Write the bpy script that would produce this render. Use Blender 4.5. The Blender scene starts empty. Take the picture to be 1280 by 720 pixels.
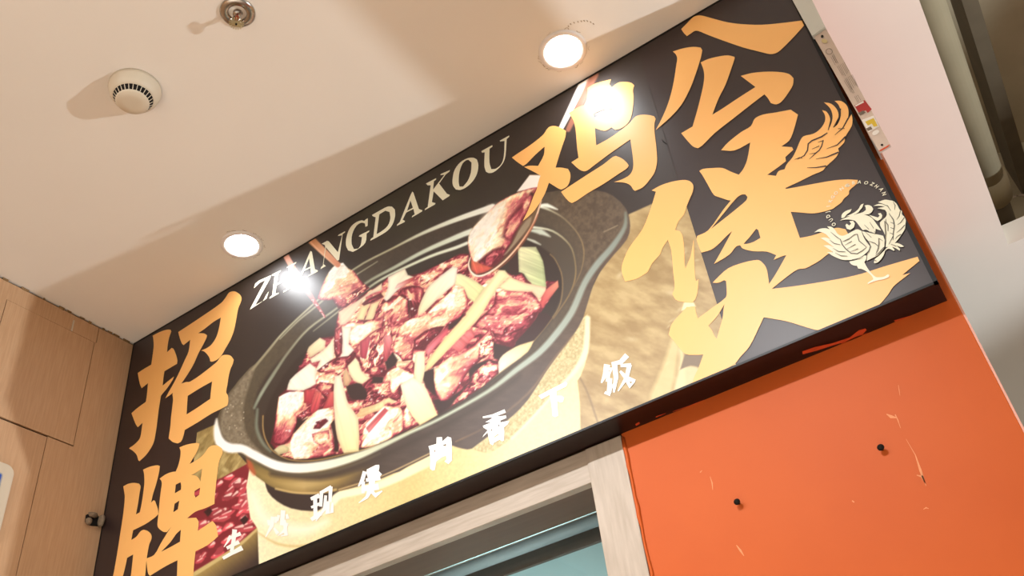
import bpy, bmesh, math, random
import numpy as np
from mathutils import Vector, Matrix
from mathutils.geometry import tessellate_polygon

# ------------------------------------------------------------------ camera, world, lights
scene = bpy.context.scene
COL = scene.collection
CAM_Z = 1.5
R_ = np.array([0.82608795, 0.55264149, -0.11029996])
U_ = np.array([0.41596264, -0.46591074, 0.7809624])
F_ = np.array([-0.38020228, 0.69102429, 0.61476146])
FPX = 1154.076
cam_d = bpy.data.cameras.new('camera'); cam = bpy.data.objects.new('camera', cam_d); COL.objects.link(cam)
cam_d.sensor_width = 36.0; cam_d.lens = FPX / 1280 * 36.0; cam_d.clip_start = 0.02
m = Matrix(((R_[0], U_[0], -F_[0], 0), (R_[1], U_[1], -F_[1], 0), (R_[2], U_[2], -F_[2], CAM_Z), (0, 0, 0, 1)))
cam.matrix_world = m
scene.camera = cam

w = bpy.data.worlds.new('world'); scene.world = w; w.use_nodes = True
w.node_tree.nodes['Background'].inputs[0].default_value = (1.0, 0.97, 0.90, 1)
w.node_tree.nodes['Background'].inputs[1].default_value = 0.55

vs = scene.view_settings
vs.view_transform = 'Standard'; vs.look = 'None'; vs.gamma = 1.0; vs.exposure = 0.0; vs.use_curve_mapping = False

def spot(name, loc, target, power, angle, blend, radius, color=(1, 1, 1)):
    l = bpy.data.lights.new(name, 'SPOT'); l.energy = power; l.spot_size = math.radians(angle); l.spot_blend = blend
    l.shadow_soft_size = radius; l.color = color
    o = bpy.data.objects.new(name, l); COL.objects.link(o); o.location = loc
    d = Vector(target) - Vector(loc); o.rotation_euler = d.to_track_quat('-Z', 'Y').to_euler()
    return o
# the hall's floodlight far along the corridor: throws the hard patches on the ceiling
spot('corridor_floodlight', (3.0, 1.775, CAM_Z + 0.0), (-0.9, 0.9, CAM_Z + 1.6), 480, 75, 0.3, 0.02, (0.82, 0.92, 1.0))
# two directional downlights flush in the ceiling in front of the sign
spot('front_downlight', (-0.45, -0.28, CAM_Z + 1.605), (-0.46, 1.33, CAM_Z + 0.58), 128, 58, 1.0, 0.05, (0.97, 0.98, 1.0))
spot('front_downlight', (-1.30, -0.28, CAM_Z + 1.605), (-1.22, 1.33, CAM_Z + 0.70), 116, 68, 1.0, 0.05, (0.97, 0.98, 1.0))
# unseen spots added over the aisle, so floor bounce brightens the ceiling
for lx, ly in ((-1.45, -1.1), (-0.45, -1.1), (-0.95, -2.4)):
    spot('floor_bounce_spot', (lx, ly, CAM_Z + 1.60), (lx, ly, 0.0), 420, 84, 0.7, 0.04, (1.0, 0.97, 0.93))
# unseen lamp added behind the window to brighten the teal panel
spot('teal_fill_spot', (-1.1, 1.55, CAM_Z + 0.35), (-1.0, 1.78, CAM_Z + 0.62), 14, 120, 0.6, 0.06, (0.85, 0.97, 1.0))

# ------------------------------------------------------------------ constants of the place
CEIL = CAM_Z + 1.618
SY = 1.30            # sign face
WY = 1.36            # wall plane
SX0, SX1 = -1.963, 0.005
SZ0, SZ1 = CAM_Z + 0.783, CEIL
LX = -1.963          # left wall

# photograph pixel -> direction -> point on a known plane, and back
def ray(px, py):
    return (px - 640) * R_ - (py - 360) * U_ + FPX * F_
def on_y(px, py, y):
    v = ray(px, py); v = v * (y / v[1]); return (v[0], v[1], v[2] + CAM_Z)
def on_sign(p):
    q = on_y(p[0], p[1], SY); return (q[0], q[2])
def project(x, y, z):
    z = z - CAM_Z
    a = x * R_[0] + y * R_[1] + z * R_[2]; b = x * U_[0] + y * U_[1] + z * U_[2]; c = x * F_[0] + y * F_[1] + z * F_[2]
    return 640 + FPX * a / c, 360 - FPX * b / c

# ------------------------------------------------------------------ materials
def s2l(c):
    return tuple(((v / 255 + 0.055) / 1.055) ** 2.4 if v > 10 else v / 255 / 12.92 for v in c)
def mat(name, rgb, rough=0.5, spec=0.5, metal=0.0, var=0.0, scale=8.0, rgb2=None, stretch=(1, 1, 1), bump=0.0, coat=0.0, emit=None, estr=0.0):
    m = bpy.data.materials.new(name); m.use_nodes = True
    nt = m.node_tree; b = nt.nodes['Principled BSDF']
    c = s2l(rgb)
    b.inputs['Roughness'].default_value = rough; b.inputs['Metallic'].default_value = metal
    b.inputs['Specular IOR Level'].default_value = spec; b.inputs['Coat Weight'].default_value = coat
    b.inputs['Coat Roughness'].default_value = 0.28
    b.inputs['Base Color'].default_value = (*c, 1)
    if var > 0 or rgb2 or bump > 0:
        tc = nt.nodes.new('ShaderNodeTexCoord'); mp = nt.nodes.new('ShaderNodeMapping'); mp.inputs['Scale'].default_value = stretch
        nz = nt.nodes.new('ShaderNodeTexNoise'); nz.inputs['Scale'].default_value = scale; nz.inputs['Detail'].default_value = 5
        nt.links.new(tc.outputs['Object'], mp.inputs[0]); nt.links.new(mp.outputs[0], nz.inputs['Vector'])
        rp = nt.nodes.new('ShaderNodeValToRGB')
        c2 = s2l(rgb2) if rgb2 else tuple(v * (1 - var) for v in c)
        rp.color_ramp.elements[0].position = 0.32; rp.color_ramp.elements[1].position = 0.68
        rp.color_ramp.elements[0].color = (*c2, 1); rp.color_ramp.elements[1].color = (*c, 1)
        nt.links.new(nz.outputs['Fac'], rp.inputs[0])
        if var > 0 or rgb2: nt.links.new(rp.outputs[0], b.inputs['Base Color'])
        if bump > 0:
            bp = nt.nodes.new('ShaderNodeBump'); bp.inputs['Strength'].default_value = bump; bp.inputs['Distance'].default_value = 0.002
            nt.links.new(nz.outputs['Fac'], bp.inputs['Height']); nt.links.new(bp.outputs[0], b.inputs['Normal'])
    if emit:
        b.inputs['Emission Color'].default_value = (*s2l(emit), 1); b.inputs['Emission Strength'].default_value = estr
    return m
M = {}
M['ceiling'] = mat('ceiling_paint', (226, 216, 203), 0.75, 0.2, var=0.04, scale=2.5, bump=0.05)
M['laminate'] = mat('wood_laminate', (194, 155, 118), 0.5, 0.25, rgb2=(183, 143, 106), scale=26, stretch=(1, 9, 0.5))
M['gap'] = mat('dark_gap', (58, 42, 30), 0.9, 0.1, var=0.2)
M['orange'] = mat('orange_paint', (204, 96, 38), 0.5, 0.2, rgb2=(199, 91, 35), scale=5)
M['orange_paint'] = mat('orange_smear', (214, 84, 42), 0.4, 0.5, var=0.25, scale=60)
M['scuff'] = mat('pale_scuff', (238, 160, 112), 0.7, 0.2, var=0.15, scale=90)
M['edge_highlight'] = mat('edge_highlight', (235, 170, 150), 0.4, 0.4, var=0.05)
M['frame_wood'] = mat('pale_ash_laminate', (196, 182, 166), 0.5, 0.35, rgb2=(178, 163, 146), scale=22, stretch=(5, 1, 0.6))
M['frame_wood_h'] = mat('pale_ash_laminate_across', (196, 182, 166), 0.5, 0.35, rgb2=(178, 163, 146), scale=22, stretch=(0.6, 1, 7))
M['black'] = mat('sign_black', (50, 37, 35), 0.40, 0.5, coat=0.0, var=0.05, scale=200)
M['edge'] = mat('sign_edge_black', (22, 20, 18), 0.4, 0.25, var=0.05)
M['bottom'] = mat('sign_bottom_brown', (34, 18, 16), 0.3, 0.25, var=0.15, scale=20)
M['letter'] = mat('orange_print', (252, 190, 112), 0.40, 0.5, coat=0.0, var=0.02, scale=20)
M['cream'] = mat('cream_print', (236, 232, 205), 0.40, 0.5, coat=0.0, var=0.02, scale=20)
M['white'] = mat('white_print', (248, 246, 240), 0.40, 0.5, coat=0.0, var=0.01, scale=20)
M['line'] = mat('dark_print', (66, 56, 40), 0.40, 0.5, coat=0.0, var=0.05, scale=20)
M['chrome'] = mat('worn_chrome', (190, 182, 172), 0.22, 0.5, metal=1.0, var=0.25, scale=60)
M['brass'] = mat('pale_brass', (205, 188, 140), 0.3, 0.5, metal=0.7, var=0.1, scale=60)
M['bulb'] = mat('orange_glass_bulb', (176, 62, 24), 0.12, 0.6, var=0.05)
M['plastic'] = mat('aged_white_plastic', (200, 184, 160), 0.5, 0.4, var=0.04, scale=12)
M['slot'] = mat('dark_slot', (26, 22, 18), 0.8, 0.2, var=0.1)
M['ring'] = mat('white_lamp_ring', (226, 216, 208), 0.4, 0.4, var=0.03)
M['lens'] = mat('lamp_lens', (255, 255, 255), 0.4, 0.3, var=0.01, emit=(250, 252, 255), estr=64)
M['crack'] = mat('plaster_crack', (150, 120, 84), 0.9, 0.1, var=0.3, scale=80)
M['alu'] = mat('dull_aluminium', (206, 186, 170), 0.45, 0.5, metal=0.35, var=0.06, scale=30)
M['cover'] = mat('grey_plastic_cover', (205, 204, 194), 0.45, 0.4, var=0.03, scale=20)
M['ink'] = mat('grey_ink', (120, 104, 90), 0.6, 0.3, var=0.2, scale=300)
M['redsticker'] = mat('red_sticker', (176, 44, 40), 0.4, 0.4, var=0.05)
M['whitesticker'] = mat('white_sticker', (232, 224, 214), 0.4, 0.4, var=0.02)
M['yellowsticker'] = mat('yellow_sticker', (218, 184, 52), 0.4, 0.4, var=0.05)
M['concrete'] = mat('painted_concrete', (196, 178, 148), 0.85, 0.15, var=0.2, scale=4, bump=0.1)
M['pipe'] = mat('grey_pipe', (176, 160, 130), 0.45, 0.4, var=0.1, scale=9)
M['dusty'] = mat('dusty_steel', (112, 98, 78), 0.6, 0.4, metal=0.2, var=0.2, scale=10)
M['floor'] = mat('floor_tile', (222, 216, 206), 0.35, 0.4, var=0.05, scale=3)
M['steel'] = mat('blue_grey_steel', (128, 134, 132), 0.6, 0.3, metal=0.0, var=0.2, scale=14, stretch=(1, 1, 6))
M['teal'] = mat('pale_teal_panel', (176, 208, 208), 0.4, 0.4, var=0.05, scale=6)
M['brown'] = mat('brown_board', (84, 70, 58), 0.6, 0.3, var=0.1, scale=8, stretch=(1, 1, 6))
M['shaded_soffit'] = mat('shaded_brown_soffit', (122, 104, 90), 0.6, 0.2, var=0.1, scale=12, stretch=(0.6, 6, 1))  # unlit underside of the header, its shade put into the brown
M['darkbar'] = mat('dark_bar', (64, 58, 52), 0.5, 0.4, var=0.1, scale=8)
M['screen'] = mat('blue_screen', (52, 92, 176), 0.25, 0.5, var=0.1, scale=30)
M['grey'] = mat('grey_bezel', (150, 150, 156), 0.4, 0.4, var=0.03)
M['plug'] = mat('grey_foam_plug', (140, 120, 98), 0.8, 0.2, var=0.35, scale=120)
def glass():
    m = bpy.data.materials.new('window_glass'); m.use_nodes = True; nt = m.node_tree
    b = nt.nodes['Principled BSDF']; b.inputs['Base Color'].default_value = (0.86, 0.93, 0.92, 1)
    b.inputs['Roughness'].default_value = 0.02; b.inputs['Transmission Weight'].default_value = 1.0; b.inputs['IOR'].default_value = 1.45
    nz = nt.nodes.new('ShaderNodeTexNoise'); nz.inputs['Scale'].default_value = 3
    mr = nt.nodes.new('ShaderNodeMapRange'); mr.inputs[3].default_value = 0.0; mr.inputs[4].default_value = 0.04
    nt.links.new(nz.outputs['Fac'], mr.inputs[0]); nt.links.new(mr.outputs[0], b.inputs['Roughness'])
    return m
M['glass'] = glass()

# ------------------------------------------------------------------ helpers
def link(name, me, m=None, parent=None):
    o = bpy.data.objects.new(name, me); COL.objects.link(o)
    if m: me.materials.append(M[m] if isinstance(m, str) else m)
    if parent: o.parent = parent
    return o
def obj(name, bm, m, parent=None, smooth=False):
    me = bpy.data.meshes.new(name)
    bmesh.ops.recalc_face_normals(bm, faces=bm.faces[:])
    bm.to_mesh(me); bm.free()
    if smooth: me.polygons.foreach_set('use_smooth', [True] * len(me.polygons))
    return link(name, me, m, parent)
def empty(name, loc=(0, 0, 0)):
    o = bpy.data.objects.new(name, None); COL.objects.link(o); o.location = loc; o.empty_display_size = 0.05
    return o
def tag(o, label, cat, group=None):
    o['label'] = label; o['category'] = cat
    if group: o['group'] = group
    return o
def structure(o, label=None):
    o['kind'] = 'structure'
    if label: o['label'] = label
    return o
def addbox(bm, x0, x1, y0, y1, z0, z1):
    v = [bm.verts.new(p) for p in ((x0, y0, z0), (x1, y0, z0), (x1, y1, z0), (x0, y1, z0), (x0, y0, z1), (x1, y0, z1), (x1, y1, z1), (x0, y1, z1))]
    for f in ((0, 3, 2, 1), (4, 5, 6, 7), (0, 1, 5, 4), (1, 2, 6, 5), (2, 3, 7, 6), (3, 0, 4, 7)):
        bm.faces.new([v[i] for i in f])
def box(name, x0, x1, y0, y1, z0, z1, m, parent=None, bevel=0.0):
    bm = bmesh.new(); addbox(bm, x0, x1, y0, y1, z0, z1)
    if bevel: bmesh.ops.bevel(bm, geom=bm.edges[:], offset=bevel, segments=2, affect='EDGES', profile=0.5)
    return obj(name, bm, m, parent)
def lathe(bm, prof, seg=40, center=(0, 0, 0), sz=-1):
    rings = []
    for r, h in prof:
        if r < 1e-6: rings.append([bm.verts.new((center[0], center[1], center[2] + sz * h))])
        else: rings.append([bm.verts.new((center[0] + r * math.cos(2 * math.pi * k / seg), center[1] + r * math.sin(2 * math.pi * k / seg), center[2] + sz * h)) for k in range(seg)])
    for a, b in zip(rings, rings[1:]):
        for k in range(seg):
            k2 = (k + 1) % seg
            if len(a) == 1 and len(b) == 1: continue
            if len(a) == 1: bm.faces.new((a[0], b[k], b[k2]))
            elif len(b) == 1: bm.faces.new((a[k], a[k2], b[0]))
            else: bm.faces.new((a[k], a[k2], b[k2], b[k]))
def tube(bm, pts, r, seg=8):
    pts = [Vector(p) for p in pts]; rings = []
    for i, p in enumerate(pts):
        t = (pts[min(i + 1, len(pts) - 1)] - pts[max(i - 1, 0)]).normalized()
        a = t.orthogonal().normalized(); 
        if i and abs(a.dot(pa)) < 0.99: a = (pa - t * pa.dot(t)).normalized()
        pa = a; b = t.cross(a)
        rr = r[i] if isinstance(r, (list, tuple)) else r
        rings.append([bm.verts.new(p + rr * (a * math.cos(2 * math.pi * k / seg) + b * math.sin(2 * math.pi * k / seg))) for k in range(seg)])
    for A, B in zip(rings, rings[1:]):
        for k in range(seg): bm.faces.new((A[k], A[(k + 1) % seg], B[(k + 1) % seg], B[k]))
    bm.faces.new(rings[0][::-1]); bm.faces.new(rings[-1])

def smooth_poly(p, n=3, sharp=42):
    p = [np.array(q, float) for q in p]; N = len(p); out = []
    ang = []
    for i in range(N):
        a = p[i] - p[i - 1]; b = p[(i + 1) % N] - p[i]
        la, lb = np.hypot(*a), np.hypot(*b)
        c = np.dot(a, b) / max(la * lb, 1e-9); ang.append(math.degrees(math.acos(max(-1, min(1, c)))))
    for i in range(N):
        j = (i + 1) % N; d = p[j] - p[i]; L = np.hypot(*d)
        def tan(k):
            if ang[k] > sharp: return d
            t = p[(k + 1) % N] - p[k - 1]; l = np.hypot(*t)
            return t / max(l, 1e-9) * L
        t0, t1 = tan(i), tan(j)
        for s in range(n):
            u = s / n
            out.append((2 * u**3 - 3 * u**2 + 1) * p[i] + (u**3 - 2 * u**2 + u) * t0 + (-2 * u**3 + 3 * u**2) * p[j] + (u**3 - u**2) * t1)
    return [tuple(q) for q in out]
def ribbon(pts, wid):
    """outline of a stroke: pts px, wid one width or one per point"""
    pts = [np.array(q, float) for q in pts]; n = len(pts)
    if not isinstance(wid, (list, tuple)): wid = [wid] * n
    L, Rr = [], []
    for i in range(n):
        t = pts[min(i + 1, n - 1)] - pts[max(i - 1, 0)]; t = t / max(np.hypot(*t), 1e-9); nn = np.array((-t[1], t[0]))
        L.append(tuple(pts[i] + nn * wid[i] / 2)); Rr.append(tuple(pts[i] - nn * wid[i] / 2))
    return L + Rr[::-1]
def crop(x0, y0, s):
    return lambda *pts: [(x0 + a / s, y0 + b / s) for a, b in pts]

# ================================================================== the setting
OPX, OPY = 0.2275, 2.64      # corner of the open bay in the ceiling
bm = bmesh.new()
addbox(bm, LX - 0.1, OPX, -3.2, OPY, CEIL, CEIL + 0.07)
addbox(bm, LX - 0.1, 4.0, OPY, 5.5, CEIL, CEIL + 0.07)
structure(obj('ceiling', bm, 'ceiling'), 'smooth off-white painted plaster ceiling')
structure(box('ceiling_slab', LX - 0.1, 4.5, -3.2, 5.6, CEIL + 0.95, CEIL + 1.1, 'concrete'), 'brownish concrete slab above the open ceiling bay')
structure(box('floor', -5, 6.5, -7, 7, -0.1, 0.0, 'floor'))
# pipes in the open bay
bm = bmesh.new(); tube(bm, [(0.295, -2.8, CAM_Z + 2.02), (0.295, 2.95, CAM_Z + 2.02)], 0.05, 24)
pp = obj('ceiling_pipe', bm, 'pipe', smooth=True); tag(pp, 'thick grey pipe running along the open ceiling bay', 'pipe')
bm = bmesh.new(); tube(bm, [(0.295, 2.84, CAM_Z + 2.02), (0.295, 2.97, CAM_Z + 2.02)], 0.058, 24); obj('coupling', bm, 'pipe', pp, True)
bm = bmesh.new(); tube(bm, [(0.295, 2.95, CAM_Z + 2.02), (0.295, 3.5, CAM_Z + 2.02)], 0.040, 20); obj('pipe_end', bm, 'dusty', pp, True)
bm = bmesh.new(); tube(bm, [(0.34 + 0.05 * math.cos(q), 3.02 + 0.0 * q, CAM_Z + 1.99 + 0.03 * math.sin(q)) for q in np.linspace(0.2, 3.0, 12)], 0.004, 6); obj('clip_wire', bm, 'alu', pp, True)
structure(box('wall_bay_end', OPX - 0.4, 4.0, 3.5, 3.6, CEIL + 0.07, CEIL + 0.95, 'concrete'))
bm = bmesh.new(); addbox(bm, 0.430, 0.474, -2.8, 3.45, CAM_Z + 2.28, CAM_Z + 2.45)
tag(obj('cable_duct', bm, 'dusty'), 'dark dusty steel duct above the grey pipe', 'duct')
bm = bmesh.new(); tube(bm, [(0.42, 2.05, CAM_Z + 2.24), (0.43, 2.08, CAM_Z + 2.20), (0.45, 2.10, CAM_Z + 2.215), (0.47, 2.12, CAM_Z + 2.27)], 0.003, 6)
tag(obj('hanging_wire', bm, 'alu', smooth=True), 'thin pale curled wire hanging beside the dark duct', 'wire')

# left wall: laminate panels with open joints
wl = structure(box('wall_left', LX - 0.06, LX - 0.006, -3.0, WY + 0.1, 0.0, CEIL, 'gap'), 'wood laminate side wall')
def wall_panel(pts, name='panel'):
    bm = bmesh.new(); t = tessellate_polygon([[Vector((y, z, 0)) for y, z in pts]])
    f = [bm.verts.new((LX, y, z + CAM_Z)) for y, z in pts]; k = [bm.verts.new((LX - 0.006, y, z + CAM_Z)) for y, z in pts]
    for tri in t: bm.faces.new([f[i] for i in tri]); bm.faces.new([k[i] for i in tri][::-1])
    n = len(pts)
    for i in range(n): bm.faces.new((f[i], f[(i + 1) % n], k[(i + 1) % n], k[i]))
    return obj(name, bm, 'laminate', wl)
g = 0.0009
ctop = 1.612
wall_panel([(0.925 + g, 1.242 + g), (1.182 - g, 1.242 + g), (1.182 - g, 1.560 - g * .6), (0.925 + g, 1.560 - g * .6)])
wall_panel([(-3.0, 1.239 + g), (0.925 - g, 1.239 + g), (0.925 - g, 1.560), (1.186, 1.560 + g * .6), (1.186, ctop), (-3.0, ctop)])
wall_panel([(-3.0, -1.5), (1.110 - g, -1.5), (1.110 - g, 1.238 - g), (-3.0, 1.238 - g)])
wall_panel([(1.110 + g, -1.5), (WY, -1.5), (WY, ctop), (1.188, ctop), (1.188, 1.562), (1.182 + g, 1.562), (1.182 + g, 1.240 - g), (1.110 + g, 1.240 - g)])
random.seed(5)
# chipped plaster edge where the panels meet the ceiling, and a paint run
bm = bmesh.new()
y = 0.9
while y < 1.28:
    L = random.uniform(0.004, 0.022); h = random.uniform(0.0005, 0.005)
    addbox(bm, LX, LX + 0.0015, y, y + L, CEIL - 0.003 - h, CEIL - 0.0005); y += L + random.uniform(0.004, 0.045)
obj('chipped_edge', bm, 'crack', wl)
box('paint_run', LX, LX + 0.0012, 1.1085, 1.1125, CAM_Z + 1.560, CAM_Z + 1.596, 'plastic', wl)

# control panel on the left wall
cp = tag(empty('control_panel', (LX, 0.985, CAM_Z + 1.04)), 'white rounded control panel with a blue screen on the laminate wall', 'control panel')
def rounded(w, h, r, n=8):
    p = []
    for cx, cz, a0 in ((w / 2 - r, h / 2 - r, 0), (-w / 2 + r, h / 2 - r, 90), (-w / 2 + r, -h / 2 + r, 180), (w / 2 - r, -h / 2 + r, 270)):
        for k in range(n + 1):
            a = math.radians(a0 + 90 * k / n); p.append((cx + r * math.cos(a), cz + r * math.sin(a)))
    return p
def plate(name, w, h, r, x0, x1, m, parent, bev=0.0):
    bm = bmesh.new(); P = rounded(w, h, r)
    a = [bm.verts.new((x0, y, z)) for y, z in P]; f = bm.faces.new(a)
    e = bmesh.ops.extrude_face_region(bm, geom=[f]); bmesh.ops.translate(bm, verts=[v for v in e['geom'] if isinstance(v, bmesh.types.BMVert)], vec=(x1 - x0, 0, 0))
    if bev: bmesh.ops.bevel(bm, geom=[ed for ed in bm.edges if all(abs(v.co.x - x1) < 1e-6 for v in ed.verts)], offset=bev, segments=2, affect='EDGES')
    return obj(name, bm, m, parent)
plate('housing', 0.122, 0.176, 0.022, 0, 0.012, 'plastic', cp, 0.003)
plate('bezel', 0.068, 0.120, 0.006, 0.012, 0.0135, 'grey', cp)
plate('screen', 0.061, 0.113, 0.003, 0.0135, 0.0142, 'screen', cp)

# torn hole with a grey plug in the left wall
wp = tag(empty('wall_plug', (LX, 1.272, CAM_Z + 1.068)), 'grey lumpy plug in a torn dark hole beside the black sign', 'wall plug')
def blob(name, c, s, m, parent, seed, amp=0.25, sub=2):
    bm = bmesh.new(); bmesh.ops.create_icosphere(bm, subdivisions=sub, radius=1)
    rg = random.Random(seed)
    for v in bm.verts:
        k = 1 + rg.uniform(-amp, amp); v.co = Vector((v.co.x * s[0] * k + c[0], v.co.y * s[1] * k + c[1], v.co.z * s[2] * k + c[2]))
    return obj(name, bm, m, parent, True)
blob('torn_hole', (0.0, 0.0, 0.0), (0.002, 0.024, 0.017), 'slot', wp, 1, 0.22)
blob('plug', (0.006, -0.014, -0.008), (0.008, 0.008, 0.009), 'plug', wp, 2, 0.15)
blob('plug', (0.006, -0.006, 0.012), (0.007, 0.013, 0.007), 'plug', wp, 3, 0.2)
blob('plug', (0.008, 0.018, 0.002), (0.010, 0.007, 0.016), 'plug', wp, 4, 0.2)

# back wall: orange board, window, kitchen
OX0, OX1 = -0.571, 0.016
wb = structure(box('wall_back', OX0, OX1, WY, WY + 0.05, 0.0, CEIL, 'orange', bevel=0.0015), 'orange painted board beside the window')
structure(box('wall_upper', LX, OX0, WY + 0.012, WY + 0.10, SZ0, CEIL, 'brown'), 'board behind the sign above the window')
structure(box('wall_kitchen_side', -0.05, 0.008, WY + 0.05, 2.5, 0.0, CEIL, 'orange'))
structure(box('wall_kitchen_back', LX, -0.05, 2.45, 2.5, 0.0, CEIL, 'brown'))
box('edge_strip', OX1, OX1 + 0.003, WY + 0.001, WY + 0.006, 0.0, CEIL - 0.001, 'edge_highlight', wb)  # bevelled board edge, its highlight put into the pink
# glossy bead of sealant down the joint, two screw heads and scuffs on the board
bm = bmesh.new(); zz = np.linspace(CAM_Z + 0.775, 0.6, 90); rg = random.Random(7)
tube(bm, [(OX0 + 0.003 + rg.uniform(-0.0012, 0.0012), WY - 0.001, z) for z in zz], [rg.uniform(0.002, 0.0042) for _ in zz], 6)
obj('sealant_bead', bm, 'orange', wb, True)
def screw(px, py, label):
    x, y, z = on_y(px, py, WY)
    t = tag(empty('wall_screw', (x, WY, z)), label, 'screw', 'screws in the orange board')
    bm = bmesh.new(); tube(bm, [(0, 0, 0), (0, -0.010, 0.0)], 0.0022, 10); obj('shank', bm, 'chrome', t, True)
    bm = bmesh.new(); lathe(bm, [(0, 0.0125), (0.003, 0.0122), (0.0052, 0.0098), (0.0052, 0.009), (0, 0.009)], 14)
    bm.transform(Matrix.Rotation(math.radians(-90), 4, 'X'))
    o = obj('head', bm, 'slot', t, True)
    return t
screw(924, 629.5, 'small dark screw in the orange board, nearer the window frame'); screw(1103, 562, 'small dark screw in the orange board beside the long pale scuff')
def scuff_on_wall(pts, wid):
    P = ribbon(pts, wid); return [(on_y(a, b, WY)[0], on_y(a, b, WY)[2]) for a, b in P]
def flat(polys, yoff, name, m, parent):
    """polys: list of [outer, hole, ...] in (x,z); one flat mesh facing the room"""
    V, T = [], []
    for loops in polys:
        base = len(V); L = [[Vector((p[0], p[1], 0)) for p in lp] for lp in loops]
        for lp in loops: V += [(p[0], yoff, p[1]) for p in lp]
        for t in tessellate_polygon(L): T.append(tuple(base + i for i in t))
    me = bpy.data.meshes.new(name); me.from_pydata(V, [], T)
    bm = bmesh.new(); bm.from_mesh(me)
    for f in bm.faces:
        f.normal_update()
        if f.normal.y > 0: f.normal_flip()
    bm.to_mesh(me); bm.free(); me.update()
    return link(name, me, m, parent)
V7 = crop(850, 478, 2.974)
sc = []
for pts, wd in ((V7((768, 118), (785, 128), (805, 132)), [1, 4, 1]), (V7((800, 120), (810, 140), (820, 170)), [1.5, 1.2, 0.6]), (V7((840, 210), (875, 270), (895, 330), (915, 385)), [0.4, 1, 3.2, 0.6]),
                (V7((880, 345), (900, 350), (912, 375)), [1, 3, 1]), (V7((210, 605), (225, 625), (238, 645)), [0.8, 2.6, 0.8]), (V7((112, 350), (120, 375), (122, 400)), [0.5, 1.6, 0.5]),
                (V7((905, 472), (915, 466), (925, 470)), [0.6, 1.8, 0.6]), (V7((812, 10), (815, 30), (818, 50)), [0.5, 0.9, 0.4]), (V7((75, 335), (82, 328)), [1.2, 0.6]), (V7((640, 440), (648, 446)), [1.4, 1.4])):
    sc.append([scuff_on_wall(pts, wd)])
flat(sc, WY - 0.0004, 'paint_scuff', 'scuff', wb)

win = structure(empty('window_1', (-1.2, WY, 1.4)), 'pale wood framed kitchen window under the sign')
def wpart(name, *a):
    o = box(name, *a[:6], a[6], None, a[7] if len(a) > 7 else 0); o.parent = win; o.matrix_parent_inverse = Matrix.Translation(-Vector(win.location)); return o
JX0 = -0.645
wpart('jamb', JX0, OX0 - 0.001, WY - 0.002, WY + 0.13, 0.9, SZ0 - 0.002, 'frame_wood', 0.0012)
wpart('header', LX, JX0 - 0.0005, WY + 0.0005, WY + 0.02, CAM_Z + 0.717, SZ0 - 0.002, 'frame_wood_h', 0.001)
wpart('soffit_board', LX, JX0 - 0.0005, WY + 0.02, WY + 0.124, CAM_Z + 0.7175, SZ0 - 0.002, 'shaded_soffit')
wpart('jamb', LX + 0.002, LX + 0.076, WY - 0.002, WY + 0.07, 0.9, CAM_Z + 0.716, 'frame_wood', 0.0012)
wpart('sill', LX, OX0, WY - 0.01, WY + 0.08, 0.85, 0.9, 'frame_wood_h', 0.002)
wpart('pane', LX + 0.076, JX0, WY + 0.112, WY + 0.118, 0.9, CAM_Z + 0.717, 'glass')
structure(box('wall_lower', LX, OX0, WY, WY + 0.06, 0.0, 0.85, 'orange'))
# things seen through the glass
bm = bmesh.new(); tube(bm, [(LX + 0.02, 1.735, CAM_Z + 0.828), (-0.1, 1.735, CAM_Z + 0.828)], 0.018, 14)
r_ = tag(obj('steel_rail', bm, 'steel', smooth=True), 'blue-grey steel rail above the dark bar behind the glass', 'rail')
bm = bmesh.new(); addbox(bm, LX + 0.02, -0.1, 1.745, 1.775, CAM_Z + 0.781, CAM_Z + 0.811)
tag(obj('dark_lintel_bar', bm, 'darkbar'), 'dark bar above the teal panel behind the glass', 'bar')
bm = bmesh.new(); addbox(bm, LX + 0.02, -0.1, 1.752, 1.77, 0.9, CAM_Z + 0.780)
tag(obj('teal_panel', bm, 'teal'), 'pale teal panel standing inside the kitchen window', 'panel')

# ================================================================== ceiling fittings
def smoke(cx, cy):
    t = tag(empty('smoke_detector', (cx, cy, CEIL)), 'round off-white smoke detector with dark vent slots on the ceiling', 'smoke detector')
    bm = bmesh.new(); lathe(bm, [(0, 0.0), (0.0525, 0.0), (0.0525, 0.010), (0.0505, 0.014), (0.049, 0.022), (0.0435, 0.031), (0.0405, 0.033), (0.0, 0.033)], 56)
    obj('body', bm, 'plastic', t, True)
    bm = bmesh.new(); lathe(bm, [(0.0, 0.0334), (0.0395, 0.0334), (0.0315, 0.0425), (0.0, 0.0425)], 56)
    obj('vent_core', bm, 'slot', t, True)
    for k in range(28):
        bm = bmesh.new(); a = 2 * math.pi * k / 28
        for (r0, h0, r1, h1) in ((0.0405, 0.0325, 0.0318, 0.0445),):
            w_ = 0.0007
            v = []
            for r, h in ((r0, h0), (r1, h1), (r1 - 0.003, h1 - 0.003), (r0 - 0.002, h0 - 0.002)):
                for s in (-1, 1): v.append(bm.verts.new((r * math.cos(a) - s * w_ * math.sin(a), r * math.sin(a) + s * w_ * math.cos(a), -h)))
            for q in ((0, 1, 3, 2), (2, 3, 5, 4), (4, 5, 7, 6), (6, 7, 1, 0), (0, 2, 4, 6), (1, 7, 5, 3)): bm.faces.new([v[i] for i in q])
        obj('vent_rib', bm, 'plastic', t)
    bm = bmesh.new(); lathe(bm, [(0, 0.042), (0.0325, 0.0425), (0.0335, 0.0445), (0.031, 0.0475), (0.015, 0.0485), (0, 0.0485)], 48)
    obj('cap', bm, 'plastic', t, True)
smoke(-1.224, 0.712)

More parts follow.
